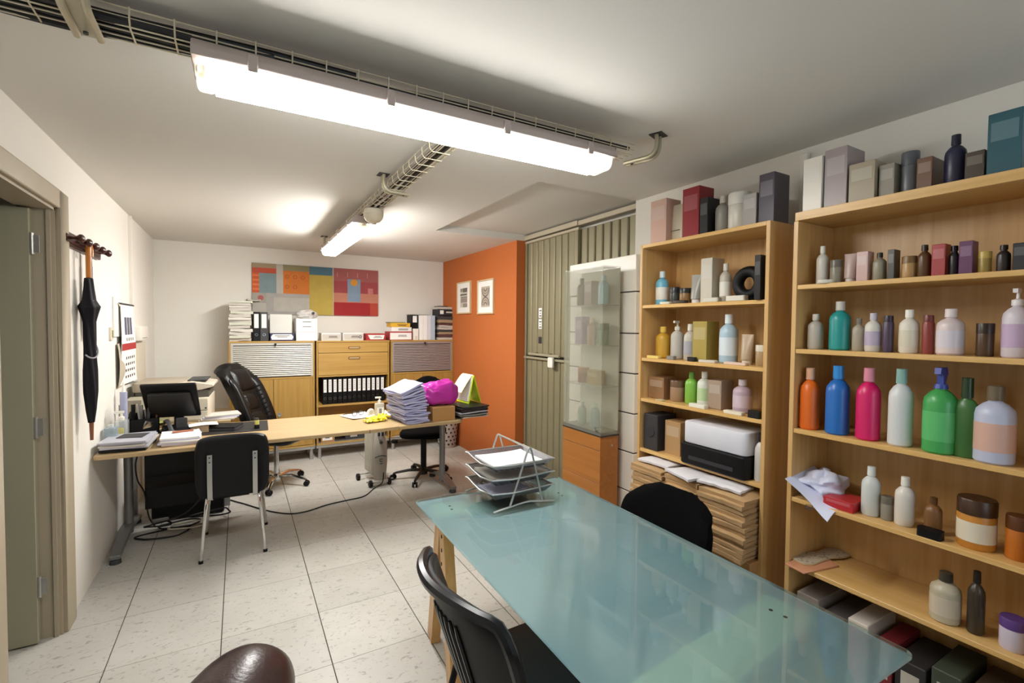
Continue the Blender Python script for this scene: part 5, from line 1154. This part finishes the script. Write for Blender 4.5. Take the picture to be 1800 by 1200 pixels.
YG = mat('yellow_rubber', 'd8c41c', .5, var=.15, scale=20)
t = thing('rubber_gloves', 'crumpled yellow rubber gloves on the desk', 'gloves', (.965, 3.93, Z), .2)
random.seed(4)
for g in range(2):
    def gf(u, v, g=g): return (-.09+.15*u+.03*g, -.05+.08*v+.02*g, .010+.014*g+.022*abs(mnoise.noise(Vector((u*5+g*3, v*5, g))))+.010*math.sin(v*PI))
    MB().sheet(gf, 14, 10, .008).build('palm', YG, t, smooth=60)
    for f in range(4):
        a = -.6+.4*f+g*.5; r0 = Vector((.04*math.cos(a)+.03*g, .03*math.sin(a), .014+.012*g)); r1 = r0+Vector((.06*math.cos(a), .06*math.sin(a), random.uniform(-.002, .02)))
        MB().tube([r0, (r0+r1)/2+Vector((0, 0, .012)), r1], [.011, .010, .006], 8).build('finger', YG, t)
# folded bundles of bluish documents
random.seed(17)
zz = Z; NB = 17
for i in range(NB):
    h = (1.02-DT)/NB; k = i/(NB-1); tilt = .0
    w = .20; d_ = .34; ph = random.uniform(0, 6); lift = .22*k**2.0
    def bf(u, v):
        return ((u-.5)*w*(1+.04*math.sin(ph+v*3)), (v-.5)*d_, h+(u-.1)*lift*w*1.6*k+.004*math.sin(u*5+ph)+.003*math.sin(v*9+ph))
    o = MB().sheet(bf, 8, 10, h*.86).build('document_bundle', [mat('lavender_paper_a', 'a8a9cc', .85), mat('lavender_paper_b', '9c9dc4', .85), mat('lavender_paper_c', 'b6b6d4', .85), mat('lavender_paper_d', 'a2a3c8', .85)][i % 4], smooth=50)
    o.location = (1.235-.055*k+random.uniform(-.012, .012), 3.86+random.uniform(-.008, .008), zz); o.rotation_euler = (0, 0, .12+random.uniform(-.06, .06))
    zz += h
    tag(o, 'bluish folded document bundle, %s in the high stack on the desk' % ('lowest' if i == 0 else 'topmost' if i == NB-1 else '%d%s from below' % (i+1, {2: 'nd', 3: 'rd'}.get(i+1, 'th'))), 'papers', 'document stack on the desk')
o = psheet('paper_sheet', .08, .12, .004, PAPER, (1.09, 4.06, Z), .4, 'crumpled white slips beside the document stack', 'paper', curl=.03)
# cardboard box, pink bag, neon file, magazines
t = thing('cardboard_box', 'small brown cardboard box under the pink bag', 'box', (1.485, 3.79, Z-.002)); MB().box((-.10, -.08, 0), (.10, .12, .115)).build('body', CARD, t, bevel=.002); MB().box((-.098, -.078, .115), (.098, .118, .117)).build('flap', mat('cardboard_top', 'b48a58', .85), t)
def bagf(u, v):
    a, b = 2*PI*u, PI*v-PI/2; c = abs(math.cos(b))**.55; q = lambda s: math.copysign(abs(s)**.6, s)
    x, y, zz = q(math.cos(a))*c*.165, q(math.sin(a))*c*.11, math.copysign(abs(math.sin(b))**.8, math.sin(b))*.095
    n = .022*mnoise.noise(Vector((x*14, y*14, zz*22)))+.012*mnoise.noise(Vector((x*40, y*30, zz*40)))
    if zz > 0: zz *= 1+.35*max(0, .5+x*3)
    else:
        pass
    return (x*(1+n*4), y*(1+n*4), zz+n+.098)
o = MB().sheet(bagf, 40, 24).build('plastic_bag', mat('magenta_film', 'b02a94', .28, var=.15, scale=12), smooth=60, sub=1); o.location = (1.485, 3.84, DT+.113); o.rotation_euler = (0, 0, .05); tag(o, 'bright pink plastic bag bulging on the cardboard box', 'bag')
t = thing('ring_file', 'open neon yellow file standing like a tent on the magazines', 'file', (1.80, 3.99, .852), .1)
NEON = mat('neon_yellow_card', 'c4dc1e', .45)
MB().prism([(-.03, 0), (.02, .245), (.03, .25), (.105, .0), (.10, .0), (.025, .235), (-.022, .0)], -.12, .10, axis=1).build('cover', NEON, t)
MB().sheet(lambda u, v: (-.09+.10*v+.03*math.sin(v*2.2), -.10+.19*u, .10+.15*math.sin(v*1.6)), 4, 10, .006).build('pages', mat('cream_pages', 'ece6c0', .8), t, smooth=50)
MB().prism([(-.035, .02), (.012, .235), (.018, .235), (-.02, .02)], -.11, .09, axis=1).build('inner_pages', PAPER, t)
random.seed(23)
zz = Z-.001; n = 9
for i in range(n):
    h = .0108; o = MB().sheet(lambda u, v: ((u-.5)*.27, (v-.5)*.30, h+.002*math.sin(u*5+i)), 6, 4, h*.9).build('magazine', [PAPERG, mat('black_cover', '161518', .4), MGREY, MATS['black_cover'], SLV, MATS['black_cover'], mat('plum_black', '241a1e', .4), DGREY, MATS['black_cover']][i], smooth=40)
    o.location = (1.755+random.uniform(-.012, .012), 3.86+random.uniform(-.012, .012), zz); o.rotation_euler = (0, 0, .10+random.uniform(-.05, .05)); zz += h
    tag(o, 'magazine, %s of the pile at the right end of the desk' % ('lowest' if i == 0 else 'topmost' if i == n-1 else '%d%s from below' % (i+1, {2: 'nd', 3: 'rd'}.get(i+1, 'th'))), 'magazine', 'magazine pile on the desk')
# ================================================================ floor things
ra = thing('oil_radiator', 'grey oil-filled radiator on wheels under the desk', 'radiator', (1.165, 4.58, 0), .06)
RG = mat('radiator_grey', 'b3aca2', .45, var=.03)
def rfr(u, v):
    s = 2*u-1; z = .05+.50*v; w = .062*(.82+.35*math.sin(min(1, v*1.15)*PI)**.8); return (s*w, -.02-.035*(1-s*s)*(.6+.4*math.sin(v*PI)), z)
fr = MB().sheet(rfr, 10, 20, .03).build('front_panel', RG, ra, smooth=50)
MB().lathe([(0, 0), (.016, 0), (.016, -.012), (.012, -.014), (0, -.014)], (0, 0, 0), 16, axis=1).build('knob', DGREY, fr, loc=(0, -.055, .43))
for x in (-.018, .018): MB().box((x-.011, -.053, .49), (x+.011, -.045, .525)).build('switch', INK, fr)
MB().rbox((-.022, -.056, .462), (.022, -.05, .475), .006, 3, axis=1).build('badge', SILVER, fr)
MB().tube(smoothpath([(-.055, -.045, .285), (-.02, -.06, .30), (.02, -.06, .30), (.055, -.045, .285)], 4), .004, 6).build('trim_line', INK, fr)
MB().tube(smoothpath([(.014, -.058, .265), (-.008, -.059, .27), (-.012, -.059, .25), (.012, -.058, .245)], 4), .003, 6).box((-.012, -.060, .222), (.014, -.056, .227)).build('logo', INK, fr)
me = MB().rbox((-.062, -.006, .09), (.062, .006, .56), .02, 4, axis=1).mesh('fin', mat('radiator_cream', 'c2bbab', .45), 35, .004)
for i in range(6):
    o = bpy.data.objects.new('fin', me); COL.objects.link(o); o.parent = ra; o.location = (0, .045+.045*i, 0)
MB().tube([(0, .03, .16), (0, .29, .16)], .018, 10).tube([(0, .03, .5), (0, .29, .5)], .018, 10).build('fin_tube', RG, ra)
MB().rbox((-.085, -.05, .03), (.085, .02, .06), .03, 4).build('base', RG, ra, bevel=.004)
for y in (-.02, .26):
    ax_ = MB().tube([(-.13, y, .055), (.13, y, .055)], .007, 8).build('axle', SILVER, ra)
    for s in (-1, 1): MB().lathe([(0, -.016), (.028, -.016), (.033, -.01), (.033, .01), (.028, .016), (0, .016)], (s*(.09 if y < 0 else .13), y, .033), 16, axis=0).build('wheel', BLACKP, ra)
pts = [(1.19, 4.51, .14), (1.17, 4.49, .05), (1.10, 4.50, .006), (.965, 4.33, .006), (.81, 4.30, .006), (.64, 4.27, .006), (.475, 4.20, .006), (.35, 4.21, .006), (.23, 4.32, .006), (.13, 4.46, .006), (-.02, 4.7, .006), (-.15, 4.85, .006), (-.35, 4.75, .006)]
o = MB().tube(smoothpath(pts, 6), .0055, 8).build('radiator_cord', CABLE); tag(o, 'black radiator cord snaking across the floor under the desk', 'cord')
random.seed(9)
for i in range(5):
    cx, cy = (-.50, -.42, -.36, -.54, -.20)[i], (4.24, 4.36, 4.28, 4.36, 4.40)[i]; r = (.12, .10, .09, .06, .10)[i]
    pts = [(cx+r*1.3*math.cos(a)*(1+.15*math.sin(3*a+i)), cy+r*.75*math.sin(a)*(1+.15*math.cos(2*a)), .008+.011*i+.006*math.sin(a*2)) for a in [2*PI*k/14 for k in range(26)]]
    o = MB().tube(smoothpath(pts, 3), .006 if i != 2 else .005, 7).build('coiled_cable', CREAMP if i == 2 else CABLE)
    tag(o, ('black cable coil nearest the front under the desk', 'black cable coil behind the front one under the desk', 'white cable coil in the heap under the desk', 'small black cable coil next to the steel desk leg', 'black cable coil nearest the visitor chair legs')[i], 'cable', 'cable heap under the desk')
o = MB().rbox((-.08, -.03, 0), (.08, .03, .035), .01, 3).build('power_strip', mat('strip_grey', '6e6a64', .5), bevel=.004); o.location = (-.52, 4.54, .0); o.rotation_euler = (0, 0, .4); tag(o, 'grey power strip among the cables under the desk', 'power strip')
for i, (p0, lab) in enumerate([([(-.63, 4.30, .72), (-.64, 4.29, .62), (-.66, 4.30, .52), (-.65, 4.32, .40), (-.62, 4.36, .30), (-.60, 4.40, .1), (-.56, 4.40, .01)], 'black cable hanging down beside the left desk leg'), ([(-.18, 4.30, .72), (-.15, 4.31, .55), (-.16, 4.32, .40), (-.24, 4.30, .25), (-.36, 4.30, .12), (-.48, 4.30, .08)], 'thin black cable hanging from the desk behind the visitor chair')]):
    o = MB().tube(smoothpath(p0, 5), .005, 7).build('hanging_cable', CABLE if i == 0 else DGREY); tag(o, lab, 'cable')
pc = thing('computer_tower', 'black computer tower standing under the left part of the desk', 'computer', (-.36, 4.62, 0)); MB().box((-.24, -.10, .01), (.24, .10, .42)).build('case', BLACKP, pc, bevel=.006); MB().box((-.2, -.1015, .30), (-.05, -.1005, .36)).build('drive_bay', DGREY, pc)
for x in (-.2, .2): MB().box((x-.02, -.08, 0), (x+.02, .08, .01)).build('foot', DGREY, pc)
# perforated waste basket
wbk = thing('waste_basket', 'pale grey waste basket with round holes beside the orange wall', 'waste basket', (2.31, 5.665, 0))
WBM = mat('basket_grey', 'b3a9a0', .6, var=.03)
MB().lathe([(0, 0), (.105, 0), (.11, .004), (.14, .33), (.146, .335), (.146, .345), (.136, .345), (.106, .01), (0, .01)], n=32).build('body', WBM, wbk)
hm = MB().lathe([(0, 0), (.0125, 0), (.0125, .002), (0, .002)], (0, 0, 0), 10, axis=0).mesh('hole', INK)
for r in range(6):
    z = .05+.05*r; R = .11+.03*(z/.33)
    for k in range(14):
        a = 2*PI*(k+.5*(r % 2))/14
        if math.cos(a)*.4+math.sin(a)*.92 > .25: continue
        o = bpy.data.objects.new('hole', hm); COL.objects.link(o); o.parent = wbk; o.location = (R*math.cos(a), R*math.sin(a), z); o.rotation_euler = (0, 0, a)
